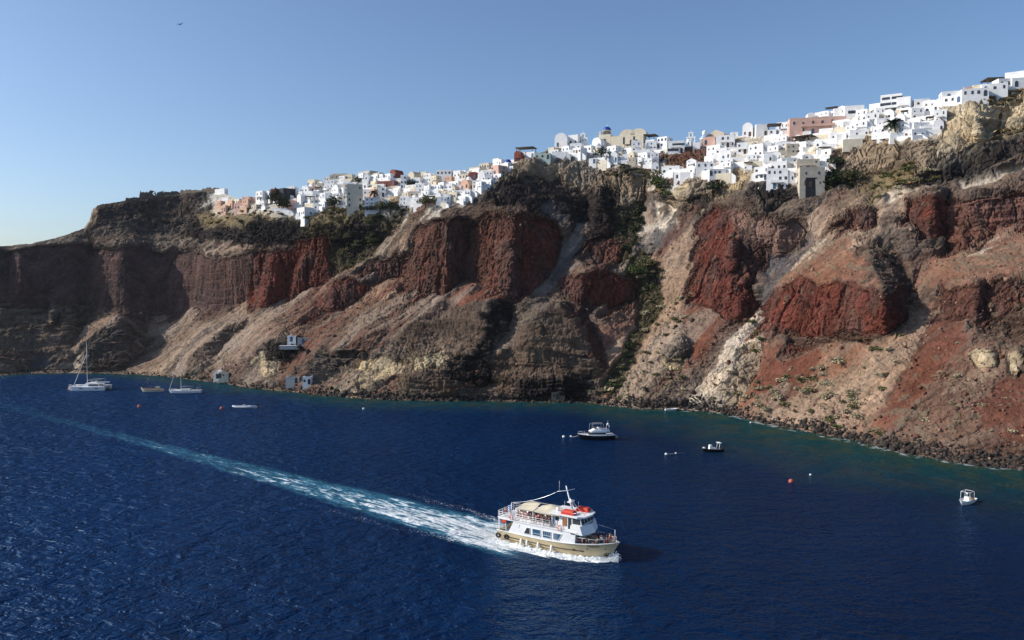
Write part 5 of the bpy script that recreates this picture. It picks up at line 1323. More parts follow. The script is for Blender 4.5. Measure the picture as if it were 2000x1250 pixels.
# main deckhouse with its slanted after edge
HW = 2.62
m = MB(); st_ = [2.2, 4, 6, 8, 10, 11.5, 12.5, 13.3, 13.9]; v = []
for i, x in enumerate(st_):
    zb = H.sheer(x)-.02; hb_ = min(HW, H.half(x, zb)-.02); xt = x+(1.0 if i == 0 else .15*max(0, (x-8)/6))
    v += [(x, -hb_, zb), (xt, -HW, 4.2), (xt, HW, 4.2), (x, hb_, zb)]
m.add(v, [(i*4+k, (i+1)*4+k, (i+1)*4+(k+1) % 4, i*4+(k+1) % 4) for i in range(len(st_)-1) for k in range(4)]+[(0, 1, 2, 3), (len(v)-4, len(v)-1, len(v)-2, len(v)-3)]); dh = m.build('deckhouse', GEL, F)
for i, poly in enumerate(([(5.05, 2.50), (6.20, 2.50), (6.20, 3.60), (5.60, 3.60)], [(6.62, 2.50), (8.05, 2.50), (8.05, 3.62), (6.62, 3.62)], [(8.45, 2.50), (9.90, 2.50), (9.90, 3.62), (8.45, 3.62)], [(10.3, 2.50), (11.15, 2.50), (11.75, 3.62), (10.3, 3.62)])):
    for sd_ in (-1, 1):
        y = sd_*(HW+.012); m = MB(); m.prism(poly, y-.03, y+.03); w_ = m.build('window', BLUEG if i else GLASS, F)
        m = MB(); n_ = len(poly)
        for a, b in zip(poly, poly[1:]+poly[:1]): m.tube([(a[0], y+sd_*.03, a[1]), (b[0], y+sd_*.03, b[1])], .045, 4)
        if i in (1, 2): m.tube([(poly[0][0], y+sd_*.03, 2.88), (poly[1][0], y+sd_*.03, 2.88)], .035, 4)
        if i in (2, 3):
            for q in (.25, .5, .75): x = poly[0][0]+(poly[1][0]-poly[0][0])*q; m.tube([(x, y+sd_*.03, 2.9 if i == 2 else 2.5), (x, y+sd_*.03, 3.6)], .02, 4)
        m.build('frame', GEL, w_)
m = MB(); m.prism([(4.1, 3.3), (4.2, 3.3), (4.35, 3.75), (4.25, 3.75)], -HW-.02, -HW+.02); m.build('vent', GREYP, F)
# open passage to the foredeck
m = MB(); m.prism([(13.55, 2.2), (13.75, 2.2), (14.05, 4.0), (13.75, 4.0)], -1.9, -1.0); m.build('door', GLASS, F)
m = MB(); m.prism([(13.62, 2.7), (13.76, 2.7), (13.98, 3.75), (13.8, 3.75)], -.6, 1.9); m.build('window', GLASS, F)
m = MB(); m.box(13.2, 13.9, -HW-.06, -HW-.02, 3.95, 4.12); m.build('lamp_bar', GLASS, F)
# upper deck
m = MB(); m.prism([(0.1, -2.3), (0.6, -2.72), (14.3, -2.72), (14.9, -2.3), (14.9, 2.3), (14.3, 2.72), (.6, 2.72), (.1, 2.3)], 4.202, 4.36, 'z'); m.build('upper_deck', GEL, F)
m = MB()
for x0, y0 in ((.5, -2.5), (.5, 2.5), (1.6, -2.5), (1.6, 2.5)): m.tube([(x0, y0, 1.6), (x0, y0, 4.2)], .05, 6)
m.build('deck_post', GEL, F)
for sd_ in (-1, 1):
    rail(F, [(3.6, sd_*2.66, 4.36), (10.9, sd_*2.66, 4.36)], 1.12, (.22, .45, .7, 1.0), .042, GEL)
    m = MB(); m.box(.25, 3.4, sd_*2.66-.03, sd_*2.66+.03, 4.36, 4.62); m.build('bulwark', GEL, F)
    rail(F, [(.15, sd_*2.3, 4.36), (.55, sd_*2.66, 4.36), (3.5, sd_*2.66, 4.36)], 1.1, (.45, .7, 1.0), .042, GEL)
    rail(F, [(14.0, sd_*2.4, 3.0), (17.0, sd_*1.95, 3.0), (19.2, sd_*.6, 3.25)], .5, (1.0,), .03, GEL)
rail(F, [(.15, -2.3, 4.36), (.15, 2.3, 4.36)], 1.1, (.3, .65, 1.0), .042, GEL)
rail(F, [(.15, -2.2, 2.2), (1.9, -2.6, 2.2)], .75, (.5, 1.0), .035, GEL)
# bridge
m = MB(); m.prism([(9.9, 4.36), (15.0, 4.36), (14.55, 6.55), (9.9, 6.55)], -2.05, 2.05); br = m.build('bridge', GEL, F)
m = MB(); m.prism([(9.3, -2.2), (14.2, -2.45), (15.2, -1.7), (15.45, 0), (15.2, 1.7), (14.2, 2.45), (9.3, 2.2)], 6.552, 6.80, 'z'); m.build('bridge_roof', GEL, F)
# flared apron below the bridge windows
ap = MB(); a0 = [(13.2, -2.60, 5.42), (14.75, -2.60, 5.42), (15.55, 0, 5.42), (14.75, 2.60, 5.42), (13.2, 2.60, 5.42)]; a1 = [(13.0, -2.66, 4.1), (15.2, -2.66, 4.02), (16.0, 0, 3.98), (15.2, 2.66, 4.02), (13.0, 2.66, 4.1)]
ap.add(a0+a1+[(13.2, -2.50, 5.40), (14.68, -2.50, 5.40), (15.43, 0, 5.40), (14.68, 2.5, 5.40), (13.2, 2.5, 5.40)], [(i, i+1, i+6, i+5) for i in range(4)]+[(i, i+1, i+11, i+10) for i in range(4)]); ap.build('apron', GEL, F)
def pane(y0, y1, z0=5.48, z1=6.38):
    xa = lambda z: 15.0-.45*(z-4.36)/2.19+.015
    m = MB(); m.hexa([(xa(z0)-.05, y0, z0), (xa(z0)+.02, y0, z0), (xa(z0)+.02, y1, z0), (xa(z0)-.05, y1, z0), (xa(z1)-.05, y0+.06, z1), (xa(z1)+.02, y0+.06, z1), (xa(z1)+.02, y1-.06, z1), (xa(z1)-.05, y1-.06, z1)])
    return m.build('window', GLASS, F)
for y0 in (-1.95, -.95, .05, 1.05): pane(y0, y0+.88)
for sd_ in (-1, 1):
    y = sd_*2.06
    for poly in ([(13.25, 5.48), (14.62, 5.48), (14.45, 6.38), (13.25, 6.38)], [(10.35, 5.55), (10.9, 5.55), (10.9, 6.25), (10.35, 6.25)]):
        m = MB(); m.prism(poly, y-.03, y+.03); m.build('window', GLASS, F)
    m = MB(); m.box(12.5, 13.05, min(y-.03, y+.03), max(y-.03, y+.03), 4.5, 6.35); m.build('door', GLASS, F)
    m = MB(); m.box(11.55, 12.3, min(y-.035, y+.035), max(y-.035, y+.035), 4.9, 6.3); m.build('locker', WOODL, F)
rail(F, [(13.4, -2.1, 6.8), (14.9, -1.3, 6.8), (15.2, 0, 6.8), (14.9, 1.3, 6.8), (13.4, 2.1, 6.8)], .45, (1.0,), .03, STEEL)
# raft boxes
for x0, y0 in ((11.3, -2.15), (12.4, .55)):
    m = MB(); m.box(x0, x0+2.1, y0, y0+1.3, 6.81, 7.18, .04, .04); m.box(x0+.1, x0+2.0, y0+.08, y0+1.22, 7.18, 7.42, .12, .10)
    for q in range(5): m.box(x0+.12+q*.43, x0+.18+q*.43, y0-.02, y0+1.32, 6.84, 7.12)
    m.build('raft_box', REDV, F)
# awning in two stretched panels
def awning(x0, x1, peakx, zlo, zhi):
    m = MB(); nx, ny = 12, 12; v = []
    for i in range(nx+1):
        for j in range(ny+1):
            u, w_ = i/nx, j/ny; x = x0+(x1-x0)*u; y = -2.55+5.1*w_
            c = 1-abs(2*w_-1); p = max(0, 1-abs(x-peakx)/(max(peakx-x0, x1-peakx)))
            z = zlo+(zhi-zlo)*(c**1.25)*(.35+.65*p**1.3)-.12*math.sin(math.pi*u)*(1-c)
            v.append((x, y, z))
    n1 = ny+1; m.add(v, [(i*n1+j, (i+1)*n1+j, (i+1)*n1+j+1, i*n1+j+1) for i in range(nx) for j in range(ny)], True); return m
for i, a in enumerate(((3.5, 6.55, 6.2, 6.45, 7.25), (6.75, 11.2, 8.6, 6.45, 7.35))):
    aw = awning(*a).build('awning', CANV, F); m = MB()
    m.tube([(a[0]+.05, -2.5, a[3]), (a[1]-.05, -2.5, a[3])], .04, 5); m.tube([(a[0]+.05, 2.5, a[3]), (a[1]-.05, 2.5, a[3])], .04, 5); m.build('frame', GREYP, aw)
for x in (3.6, 6.65, 10.0):
    for sd_ in (-1, 1): m = MB(); m.tube([(x, sd_*2.5, 4.36), (x, sd_*2.5, 6.45)], .05, 6); m.build('awning_post', GEL, F)
m = MB(); m.box(4.2, 9.6, -.5, .5, 4.36, 4.82); m.build('bench', WOODL, F)
m = MB(); m.box(4.0, 9.6, -2.3, -1.9, 4.36, 4.8); m.build('bench', GEL, F)
# mast
ms = MB(); ms.tube([(12.3, 0, 6.75), (11.7, 0, 8.6), (11.05, 0, 10.9)], .16, 8, .09); ms.tube([(13.2, -.7, 6.8), (11.75, 0, 8.9)], .06, 6); ms.tube([(13.2, .7, 6.8), (11.75, 0, 8.9)], .06, 6)
mt = ms.build('mast', GEL, F)
m = MB(); m.tube([(10.0, -.9, 10.0), (11.28, 0, 10.15), (12.0, 1.0, 10.3)], .06, 6); m.build('spreader', GEL, mt)
m = MB(); m.box(11.6, 12.2, -.7, .7, 8.35, 8.5); m.lathe([(.2, 8.5), (.2, 8.7), (.05, 8.78)], 8, (11.9, 0, 0)); m.build('radar', GEL, mt)
for x, y, h in ((10.3, -.75, 1.8), (12.6, 1.2, 1.4), (12.9, -1.0, 1.2), (10.2, 1.2, 1.1)):
    m = MB(); z = 10.0 if x == 10.3 else 6.8; m.tube([(x, y, z), (x, y, z+h)], .022, 5); m.build('antenna', GEL, F)
m = MB(); m.ball((10.2, -1.0, 7.15), .3, 10, 6); m.tube([(10.2, -1.0, 6.8), (10.2, -1.0, 7.0)], .08, 6); m.build('radome', GEL, F)
m = MB(); m.tube([(2.2+7.85*u, -1.6+.75*u, 7.0+1.3*u+1.7*u**2.2) for u in [k/14 for k in range(15)]], .035, 5); m.build('stay', STEEL, F)
m = MB(); m.tube([(15.2, 0, 5.6), (19.25, 0, 5.05)], .02, 5); m.build('stay', STEEL, F)
m = MB(); m.tube([(19.25, 0, 3.1), (19.25, 0, 5.05)], .045, 6); m.build('bow_staff', GEL, F)
m = MB(); m.tube([(2.2, -1.6, 4.36), (2.2, -1.6, 7.05)], .05, 6); fs_ = m.build('flagstaff', GEL, F)
m = MB(); v = []; 
for i in range(7):
    for j in range(5): v.append((2.2-.12*i-.02*j, -1.6+.10*math.sin(i*1.1+j*.3), 6.85-.27*j-.10*i))
m.add(v, [(i*5+j, (i+1)*5+j, (i+1)*5+j+1, i*5+j+1) for i in range(6) for j in range(4)], True)
fl_m = bpy.data.materials.new('striped_flag'); fl_m.use_nodes = True; n, l = fl_m.node_tree.nodes, fl_m.node_tree.links; tc = n.new('ShaderNodeTexCoord'); sx_ = n.new('ShaderNodeSeparateXYZ'); l.new(tc.outputs['Generated'], sx_.inputs[0])
mm = n.new('ShaderNodeMath'); mm.operation = 'MULTIPLY'; mm.inputs[1].default_value = 4.5; l.new(sx_.outputs[2], mm.inputs[0]); m2 = n.new('ShaderNodeMath'); m2.operation = 'FRACT'; l.new(mm.outputs[0], m2.inputs[0]); m3 = n.new('ShaderNodeMath'); m3.operation = 'GREATER_THAN'; m3.inputs[1].default_value = .5; l.new(m2.outputs[0], m3.inputs[0])
mx = n.new('ShaderNodeMix'); mx.data_type = 'RGBA'; mx.inputs[6].default_value = (.75, .76, .78, 1); mx.inputs[7].default_value = (.04, .16, .45, 1); l.new(m3.outputs[0], mx.inputs[0]); l.new(mx.outputs[2], n['Principled BSDF'].inputs['Base Color'])
m.build('flag', fl_m, fs_)
# rings, fenders, tyres
for x, z, y in ((2.75, 4.85, -2.75), (11.35, 4.62, -2.75)):
    m = MB(); m.torus((x, y, z), .33, .09, 'y', 20, 8); rg_ = m.build('lifebuoy', ORANGE, F)
    m = MB()
    for q in range(4): t = math.pi/4+q*math.pi/2; m.box(x+.33*math.cos(t)-.09, x+.33*math.cos(t)+.09, y-.105, y+.105, z+.33*math.sin(t)-.09, z+.33*math.sin(t)+.09)
    m.build('band', GEL, rg_)
m = MB(); m.box(1.0, 1.7, -2.62, -2.35, 4.15-.55, 4.15); m.build('life_jacket_box', REDV, F)
for x in (4.5, 5.6, 7.6, 9.95):
    y = -(H.half(x, .9)+.24); m = MB(); m.lathe([(.02, .42), (.2, .5), (.24, .7), (.24, 1.15), (.14, 1.38), (.05, 1.45)], 10, (x, y, 0)); m.tube([(x, y, 1.4), (x, y+.18, 2.15)], .025, 5); m.build('fender', BUOYW, F)
for x, z in ((.12, 1.15), (1.75, 1.2)):
    y = -(H.half(x, z)+.16); m = MB(); m.torus((x, y, z), .34, .15, 'y', 18, 8); m.build('tyre_fender', RUB, F)
m = MB(); m.tube([(.35, -(H.half(.3, .8)+.05), -.3), (.35, -2.62, 4.3)], .05, 6); m.build('boarding_pole', GEL, F)
# anchor, hawse holes, name
ya = -(H.half(18.0, .95)+.05); m = MB(); m.tube([(18.0, ya, 1.5), (18.05, ya, .8)], .07, 6); m.tube([(17.65, ya-.02, 1.05), (17.8, ya-.06, .75), (18.05, ya-.06, .68), (18.3, ya+.0, .8), (18.4, ya+.06, 1.1)], .08, 6); m.build('anchor', RUB, F)
for x, z in ((15.6, 1.75), (18.1, 1.95)):
    y = -(H.half(x, z)+.01); m = MB(); m.lathe([(.12, -.03), (.12, .03)], 10, (x, 0, 0), 'z'); m.v = [(a, y+c*.6, z+b) for a, b, c in [(p[0], p[1], p[2]) for p in m.v]]; m.build('hawse_hole', RUB, F)
m = MB(); m.box(13.2, 13.75, -H.half(13.5, 1.4)-.03, -H.half(13.5, 1.4), 1.33, 1.5); m.build('scupper', RUB, F)
tm = text_mesh('Calypso', .62)
xs_ = [v.co.x for v in tm.vertices]; x0_, x1_ = min(xs_), max(xs_)
for v in tm.vertices:
    X = 15.75+(v.co.x-x0_)*1.65/(x1_-x0_); Zz = 2.12+v.co.y*.8+.05*(X-15.75); v.co = (X, -(H.half(X, Zz)+.025), Zz)
link_mesh('name_lettering', tm, RUB, F)
# spray thrown up along the hull
sp_m = bpy.data.materials.new('sea_foam'); sp_m.use_nodes = True; n, l = sp_m.node_tree.nodes, sp_m.node_tree.links; p = n['Principled BSDF']; p.inputs['Base Color'].default_value = (.82, .85, .87, 1); p.inputs['Roughness'].default_value = .8
rf = np.random.default_rng(9); m = MB(); mats_ = FERRY_RZ
def fpt(x, y, z): 
    x *= 1.045; z *= .955; c, s_ = math.cos(FERRY_RZ), math.sin(FERRY_RZ); return (STERN.x+x*c-y*s_, STERN.y+x*s_+y*c, z)
fp, fz = [], []
for k in range(9000):
    sd_ = -1 if rf.random() < .72 else 1
    x = rf.uniform(-1.5, 19.6) if rf.random() < .72 else rf.uniform(16.5, 19.9)
    w0 = H.half(max(min(x, 19.0), 0), .1); spread_ = (.55+.065*(19.4-x)) if x > 0 else 2.2
    o = abs(rf.normal(0, .5))*spread_; 
    top = (.25+.65*max(0, (x-15.5)/4)**1.2) if x > 8 else .25+.02*(8-x)
    z = abs(rf.normal(0, .55))*top*math.exp(-o*.5)
    if x > 18.2 and rf.random() < .5: z += rf.uniform(0, .9)*max(0, 1-o)
    fp.append(fpt(x+(o*.25 if x > 16 else 0), sd_*(w0+.02+o), z)); fz.append(.026*math.exp(rf.normal(0, .6))+.012)
# mounded foam ridge under the droplets, either side
for sd_ in (-1, 1):
    xs2 = np.linspace(-1.0, 19.3, 90); ring = []
    for i, x in enumerate(xs2):
        w0 = H.half(max(min(x, 18.9), 0), .1); wd = .5+.085*(19.3-x); hgt = (.18+.28*max(0, (x-14)/5))*(1+.5*math.sin(i*1.7)+.4*math.sin(i*.63+2)); row = []
        for j in range(9):
            u = j/8; nzv = float(vnoise(np.array(x*1.6), np.array(u*3.0+sd_), np.array(2.2)))
            row.append(fpt(x, sd_*(w0-.05+wd*u*(1+.25*nzv)), max(.012, hgt*math.sin(math.pi*min(1, u*.9+.25))*(1-u)*(1.2+nzv))+(.0 if u < 1 else -.05)))
        ring.append(row)
    m.add([p_ for r in ring for p_ in r], [(i*9+j, (i+1)*9+j, (i+1)*9+j+1, i*9+j+1) for i in range(len(xs2)-1) for j in range(8)], True)
m.build('hull_foam', sp_m); setp(bpy.data.objects['hull_foam'], kind='stuff')
pile('bow_spray', np.array(fp), fz, sp_m)
# ---- catamaran
def mast_rig(root, x, z0, z1, boom=None, bowx=None, furl=None, jibz=None, spread=1.2):
    m = MB(); m.tube([(x, 0, z0), (x, 0, z1)], .11, 7, .07); mt = m.build('mast', MASTP, root)
    for q in (.38, .66):
        m = MB(); z = z0+(z1-z0)*q; m.tube([(x+.3, -spread, z), (x, 0, z+.1), (x+.3, spread, z)], .05, 5); m.build('spreader', MASTP, mt)
    if boom:
        m = MB(); m.tube([(x, 0, z0+1.0), (x+boom, 0, z0+1.15)], .08, 6); bm_ = m.build('boom', MASTP, root)
        m = MB(); m.tube([(x+.2, 0, z0+1.25), (x+boom*.5, 0, z0+1.45), (x+boom-.2, 0, z0+1.3)], .2, 7, .12); m.build('sail_bag', GREYC if boom > 4.5 else CANV, bm_)
    if bowx is not None:
        m = MB(); m.tube([(bowx, 0, .9 if furl is None else 1.3), (x-.1, 0, jibz or z1-.3)], .03 if not furl else .12, 6, .03 if not furl else .05); m.build('forestay' if not furl else 'furled_sail', MASTP if not furl else GEL, root)
    for sd_ in (-1, 1):
        m = MB(); m.tube([(x+.8, sd_*1.8, z0-.3), (x+.3, sd_*spread, z0+(z1-z0)*.5), (x, 0, z1-.2)], .014, 4); m.build('shroud', STEEL, root)
C = empty('catamaran'); setp(C, 'white sailing catamaran with a bare mast and furled jib moored off the headland', 'catamaran')
hc = Hull(14.2, 2.0, 1.55, 1.85, -.6, .45, .03, .2, .7)
for sd_ in (-1, 1):
    m = hc.mesh(); m.v = [(7.1-x, y+sd_*2.9, z) for x, y, z in m.v]; h_ = m.build('hull', GEL, C)
    m = hc.deck(.01); m.v = [(7.1-x, y+sd_*2.9, z) for x, y, z in m.v]; m.build('side_deck', GEL, C)
    for x0 in (-2.6, 3.4): m = MB(); y = sd_*2.9-1.0; m.box(x0, x0+1.5, y-.03, y+.03, .85, 1.12); m.build('window', GLASS, h_)
m = MB(); m.box(-3.0, 6.6, -2.9, 2.9, .75, 1.5); m.build('bridge_deck', GEL, C)
m = MB(); m.hexa([(-2.3, -2.2, 1.5), (4.6, -2.4, 1.5), (4.6, 2.4, 1.5), (-2.3, 2.2, 1.5), (-.9, -1.9, 2.75), (4.5, -2.1, 2.75), (4.5, 2.1, 2.75), (-.9, 1.9, 2.75)]); m.build('cabin', GEL, C)
m = MB(); m.hexa([(.2, -2.33, 1.75), (4.3, -2.42, 1.75), (4.3, 2.42, 1.75), (.2, 2.33, 1.75), (.6, -2.15, 2.4), (4.2, -2.2, 2.4), (4.2, 2.2, 2.4), (.6, 2.15, 2.4)]); m.build('window', GLASS, C)
m = MB(); m.box(-.6, 6.9, -2.5, 2.5, 2.76, 2.95, .1, .1); m.build('coach_roof', GEL, C)
m = MB(); m.box(1.5, 5.6, -1.7, 1.7, 4.3, 4.42); m.build('bimini', GREYC, C)
for x0 in (1.7, 5.4):
    for sd_ in (-1, 1): m = MB(); m.tube([(x0, sd_*1.55, 2.95), (x0, sd_*1.55, 4.3)], .04, 5); m.build('bimini_post', STEEL, C)
m = MB(); m.box(2.4, 3.2, -.8, .8, 2.95, 3.6); m.build('helm_seat', GEL, C)
m = MB(); m.tube([(7.3, -1.4, 1.5), (7.3, 1.4, 1.5)], .3, 8); m.tube([(7.0, -1.2, 1.3), (7.0, 1.2, 1.3)], .3, 8); m.build('tender', TUBEG, C)
m = MB(); m.tube([(-6.6, -2.9, 1.5), (-6.6, 2.9, 1.5)], .12, 6); m.build('crossbeam', MASTP, C)
mast_rig(C, -1.0, 2.9, 19.6, 5.2, -6.6, True, 14.5, 1.3)
rail(C, [(-6.6, -3.4, 1.8), (6.5, -3.6, 1.6)], .65, (.5, 1.0), .014, STEEL, step=2.0)
place(C, 176, 761, 4)
# ---- sailing yacht
Y = empty('sailing_yacht'); setp(Y, 'white single-masted sailing yacht with furled sails near the boathouse', 'sailboat')
hy = Hull(12.4, 3.7, 1.15, 1.45, -.7, .42, .07, .25, .75)
flip = lambda m, L=12.4: (setattr(m, 'v', [(L/2-x, y, z) for x, y, z in m.v]), m)[1]
flip(hy.mesh()).build('hull', GEL, Y); flip(hy.deck(.03)).build('deck', GEL, Y); flip(hy.mesh(.0, .16, out=.01)).build('waterline_stripe', mat('navy_stripe', (.01, .02, .08), .4), Y)
m = MB(); m.hexa([(-2.6, -.9, 1.2), (2.2, -1.15, 1.2), (2.2, 1.15, 1.2), (-2.6, .9, 1.2), (-1.6, -.7, 1.7), (2.0, -.95, 1.75), (2.0, .95, 1.75), (-1.6, .7, 1.7)]); cb = m.build('cabin', GEL, Y)
m = MB(); m.box(-1.2, 1.6, -1.12, 1.12, 1.38, 1.58, .06, .03); m.build('window', GLASS, cb)
m = MB(); m.lathe([(.001, 0), (.5, .25), (.85, .7), (1.0, 1.2)], 10, (2.2, 0, 1.5), 'x'); m.v = [(x, y, max(z, 1.5)) for x, y, z in m.v]; m.build('sprayhood', GREYC, Y)
mast_rig(Y, -1.4, 1.6, 14.6, 4.6, -6.0, True, 14.0, 1.0)
m = MB(); m.torus((4.6, 0, 1.9), .5, .04, 'x', 16, 6); m.build('wheel', STEEL, Y); m = MB(); m.box(5.5, 5.7, -1.0, 1.0, 1.3, 2.5); m.build('stern_gear', GREYP, Y)
rail(Y, [(-5.6, -.6, 1.4), (0, -1.75, 1.25), (5.8, -1.35, 1.2)], .6, (.5, 1.0), .012, STEEL, step=2.0)
place(Y, 361, 768, 5)
# ---- wooden caique
K = empty('wooden_fishing_boat'); setp(K, 'small beige wooden fishing boat with short mast between the two sailboats', 'fishing boat')
hk = Hull(9.0, 3.0, .95, 1.75, -.5, .5, .08, .3, .45)
flip(hk.mesh(), 9).build('hull', CANV, K); flip(hk.deck(.25), 9).build('deck', WOODL, K); flip(hk.rim(.07), 9).build('gunwale', WOODL, K)
m = MB(); m.box(1.2, 3.0, -.7, .7, .7, 1.9, .1, .08); w_ = m.build('wheelhouse', CANV, K); m = MB(); m.box(1.3, 2.9, -.72, .72, 1.4, 1.7, .08, 0); m.build('window', GLASS, w_)
m = MB(); m.tube([(-1.6, 0, .7), (-1.5, 0, 5.6)], .08, 6, .05); m.build('mast', WOODL, K); m = MB(); m.tube([(-1.55, 0, 1.9), (1.2, 0, 2.3)], .06, 6); m.build('boom', WOODL, K)
m = MB(); m.tube([(-4.3, 0, 1.7), (-1.5, 0, 5.3), (3.8, 0, 1.4)], .02, 4); m.build('stay', STEEL, K)
place(K, 297, 765, 3)
# ---- inflatable
I = empty('inflatable_boat'); setp(I, 'long pale inflatable boat with black outboard engine', 'inflatable boat')
m = MB()
for sd_ in (-1, 1): m.tube([(4.1, sd_*1.1, .45), (0, sd_*1.15, .42), (-2.6, sd_*1.0, .5), (-3.8, sd_*.5, .68), (-4.2, 0, .75)], .34, 9, .28)
m.build('tube', TUBEG, I); m = MB(); m.hexa([(-3.6, -.1, -.2), (3.9, -.9, -.2), (3.9, .9, -.2), (-3.6, .1, -.2), (-3.7, -.5, .35), (3.9, -1, .3), (3.9, 1, .3), (-3.7, .5, .35)]); m.build('hull', GEL, I)
m = MB(); m.box(-.9, .2, -.45, .45, .3, 1.25, .2, .08); c_o = m.build('console', GEL, I); m = MB(); m.hexa([(-.8, -.4, 1.25), (-.7, -.4, 1.25), (-.7, .4, 1.25), (-.8, .4, 1.25), (-.4, -.35, 1.6), (-.3, -.35, 1.6), (-.3, .35, 1.6), (-.4, .35, 1.6)]); m.build('windscreen', GLASS, c_o)
m = MB(); m.box(.9, 1.8, -.5, .5, .3, .85, .05, .05); m.build('seat', GEL, I)
m = MB(); m.box(3.9, 4.5, -.25, .25, .7, 1.5, .08, .05); m.tube([(4.3, 0, .8), (4.35, 0, -.4)], .1, 6); m.build('outboard', RUB, I)
place(I, 479, 797, 4)
# ---- black motor yacht
B = empty('motor_yacht'); setp(B, 'black-hulled motor yacht with white cabin and grey bimini at its mooring', 'motor yacht')
hb = Hull(10.4, 3.5, 1.25, 1.75, -.6, .45, .07, .35, .9)
flip(hb.mesh(), 10.4).build('hull', BLK, B); flip(hb.deck(.02), 10.4).build('deck', GEL, B); flip(hb.rim(.05), 10.4).build('gunwale', GEL, B)
m = MB(); m.hexa([(-2.6, -.9, 1.3), (2.6, -1.35, 1.25), (2.6, 1.35, 1.25), (-2.6, .9, 1.3), (-1.3, -.95, 2.25), (2.6, -1.3, 2.3), (2.6, 1.3, 2.3), (-1.3, .95, 2.25)]); cb = m.build('cabin', GEL, B)
m = MB(); m.hexa([(-2.35, -1.02, 1.55), (2.4, -1.37, 1.5), (2.4, 1.37, 1.5), (-2.35, 1.02, 1.55), (-1.75, -1.02, 2.05), (2.4, -1.345, 2.05), (2.4, 1.345, 2.05), (-1.75, 1.02, 2.05)]); m.build('window', GLASS, cb)
m = MB(); m.hexa([(-1.9, -1.15, 2.3), (3.6, -1.5, 2.32), (3.6, 1.5, 2.32), (-1.9, 1.15, 2.3), (-.4, -1.0, 3.0), (3.4, -1.4, 2.75), (3.4, 1.4, 2.75), (-.4, 1.0, 3.0)]); m.build('flybridge', GEL, B)
m = MB(); m.box(.4, 1.2, -.9, .9, 2.8, 3.4, .15, .05); m.build('seat', GEL, B); m = MB(); m.hexa([(-.5, -.8, 2.95), (-.4, -.8, 2.95), (-.4, .8, 2.95), (-.5, .8, 2.95), (-.1, -.7, 3.4), (0, -.7, 3.4), (0, .7, 3.4), (-.1, .7, 3.4)]); m.build('windscreen', GLASS, B)
m = MB(); v = [(-1.4+3.1*i/6, -1.25+2.5*j/4, 4.35+.22*math.sin(math.pi*j/4)+.1*math.sin(math.pi*i/6)) for i in range(7) for j in range(5)]; m.add(v, [(i*5+j, (i+1)*5+j, (i+1)*5+j+1, i*5+j+1) for i in range(6) for j in range(4)], True); bi = m.build('bimini', GREYC, B)
for a, b in (((-1.4, 4.35), (-1.6, 2.6)), ((-1.4, 4.35), (-.2, 2.9)), ((1.7, 4.35), (1.8, 2.9))):
    for sd_ in (-1, 1): m = MB(); m.tube([(a[0], sd_*1.25, a[1]), (b[0], sd_*1.25, b[1])], .03, 5); m.build('strut', STEEL, bi)
m = MB(); m.tube([(3.3, -1.2, 2.7), (3.4, -1.1, 3.9), (3.4, 1.1, 3.9), (3.3, 1.2, 2.7)], .06, 6); ar = m.build('radar_arch', GEL, B)
m = MB(); m.ball((3.2, -.5, 4.2), .33, 10, 6); m.build('radome', GEL, ar); m = MB(); m.tube([(3.5, .6, 3.9), (3.55, .6, 5.0)], .025, 5); m.build('antenna', GEL, ar)
rail(B, [(-5.0, -.25, 1.8), (-3.0, -1.2, 1.6), (-.5, -1.7, 1.4)], .6, (1.0,), .02, STEEL); rail(B, [(-5.0, .25, 1.8), (-3.0, 1.2, 1.6), (-.5, 1.7, 1.4)], .6, (1.0,), .02, STEEL)
m = MB(); m.box(5.0, 6.0, -1.5, 1.5, .35, .5); m.build('swim_platform', TEAK, B); m = MB(); m.tube([(5.5, -1.2, .8), (5.5, 1.2, .8)], .25, 8); m.build('tender', TUBEG, B)
place(B, 1164, 858, 10)
# ---- small black motorboat
D = empty('motorboat'); setp(D, 'small black motorboat with white console and stern frame, lying off the pale scree', 'motorboat')
hd = Hull(5.6, 2.0, .75, 1.0, -.4, .5, .07, .3, .85)
flip(hd.mesh(), 5.6).build('hull', BLK, D); flip(hd.deck(.3), 5.6).build('deck', GEL, D); flip(hd.rim(.06), 5.6).build('gunwale', RUB, D)
m = MB(); m.box(-.9, -.1, -.5, .5, .4, 1.75, .12, .06); m.build('console', GEL, D); m = MB(); m.box(.2, .9, -.6, .6, .4, 1.0, .03, .03); m.build('seat', GEL, D)
m = MB(); m.tube([(1.5, -.8, .7), (1.7, -.75, 2.2), (1.7, .75, 2.2), (1.5, .8, .7)], .06, 6); m.box(1.35, 2.2, -.8, .8, 2.2, 2.3); m.build('stern_frame', GEL, D)
m = MB(); m.box(-2.5, -1.9, -.35, .35, .95, 1.2, .1, .1); m.build('bow_cushion', GEL, D); m = MB(); m.box(2.7, 3.2, -.22, .22, .6, 1.3, .06, .04); m.tube([(3.0, 0, .6), (3.0, 0, -.4)], .08, 6); m.build('outboard', RUB, D)
place(D, 1391, 882, 8)
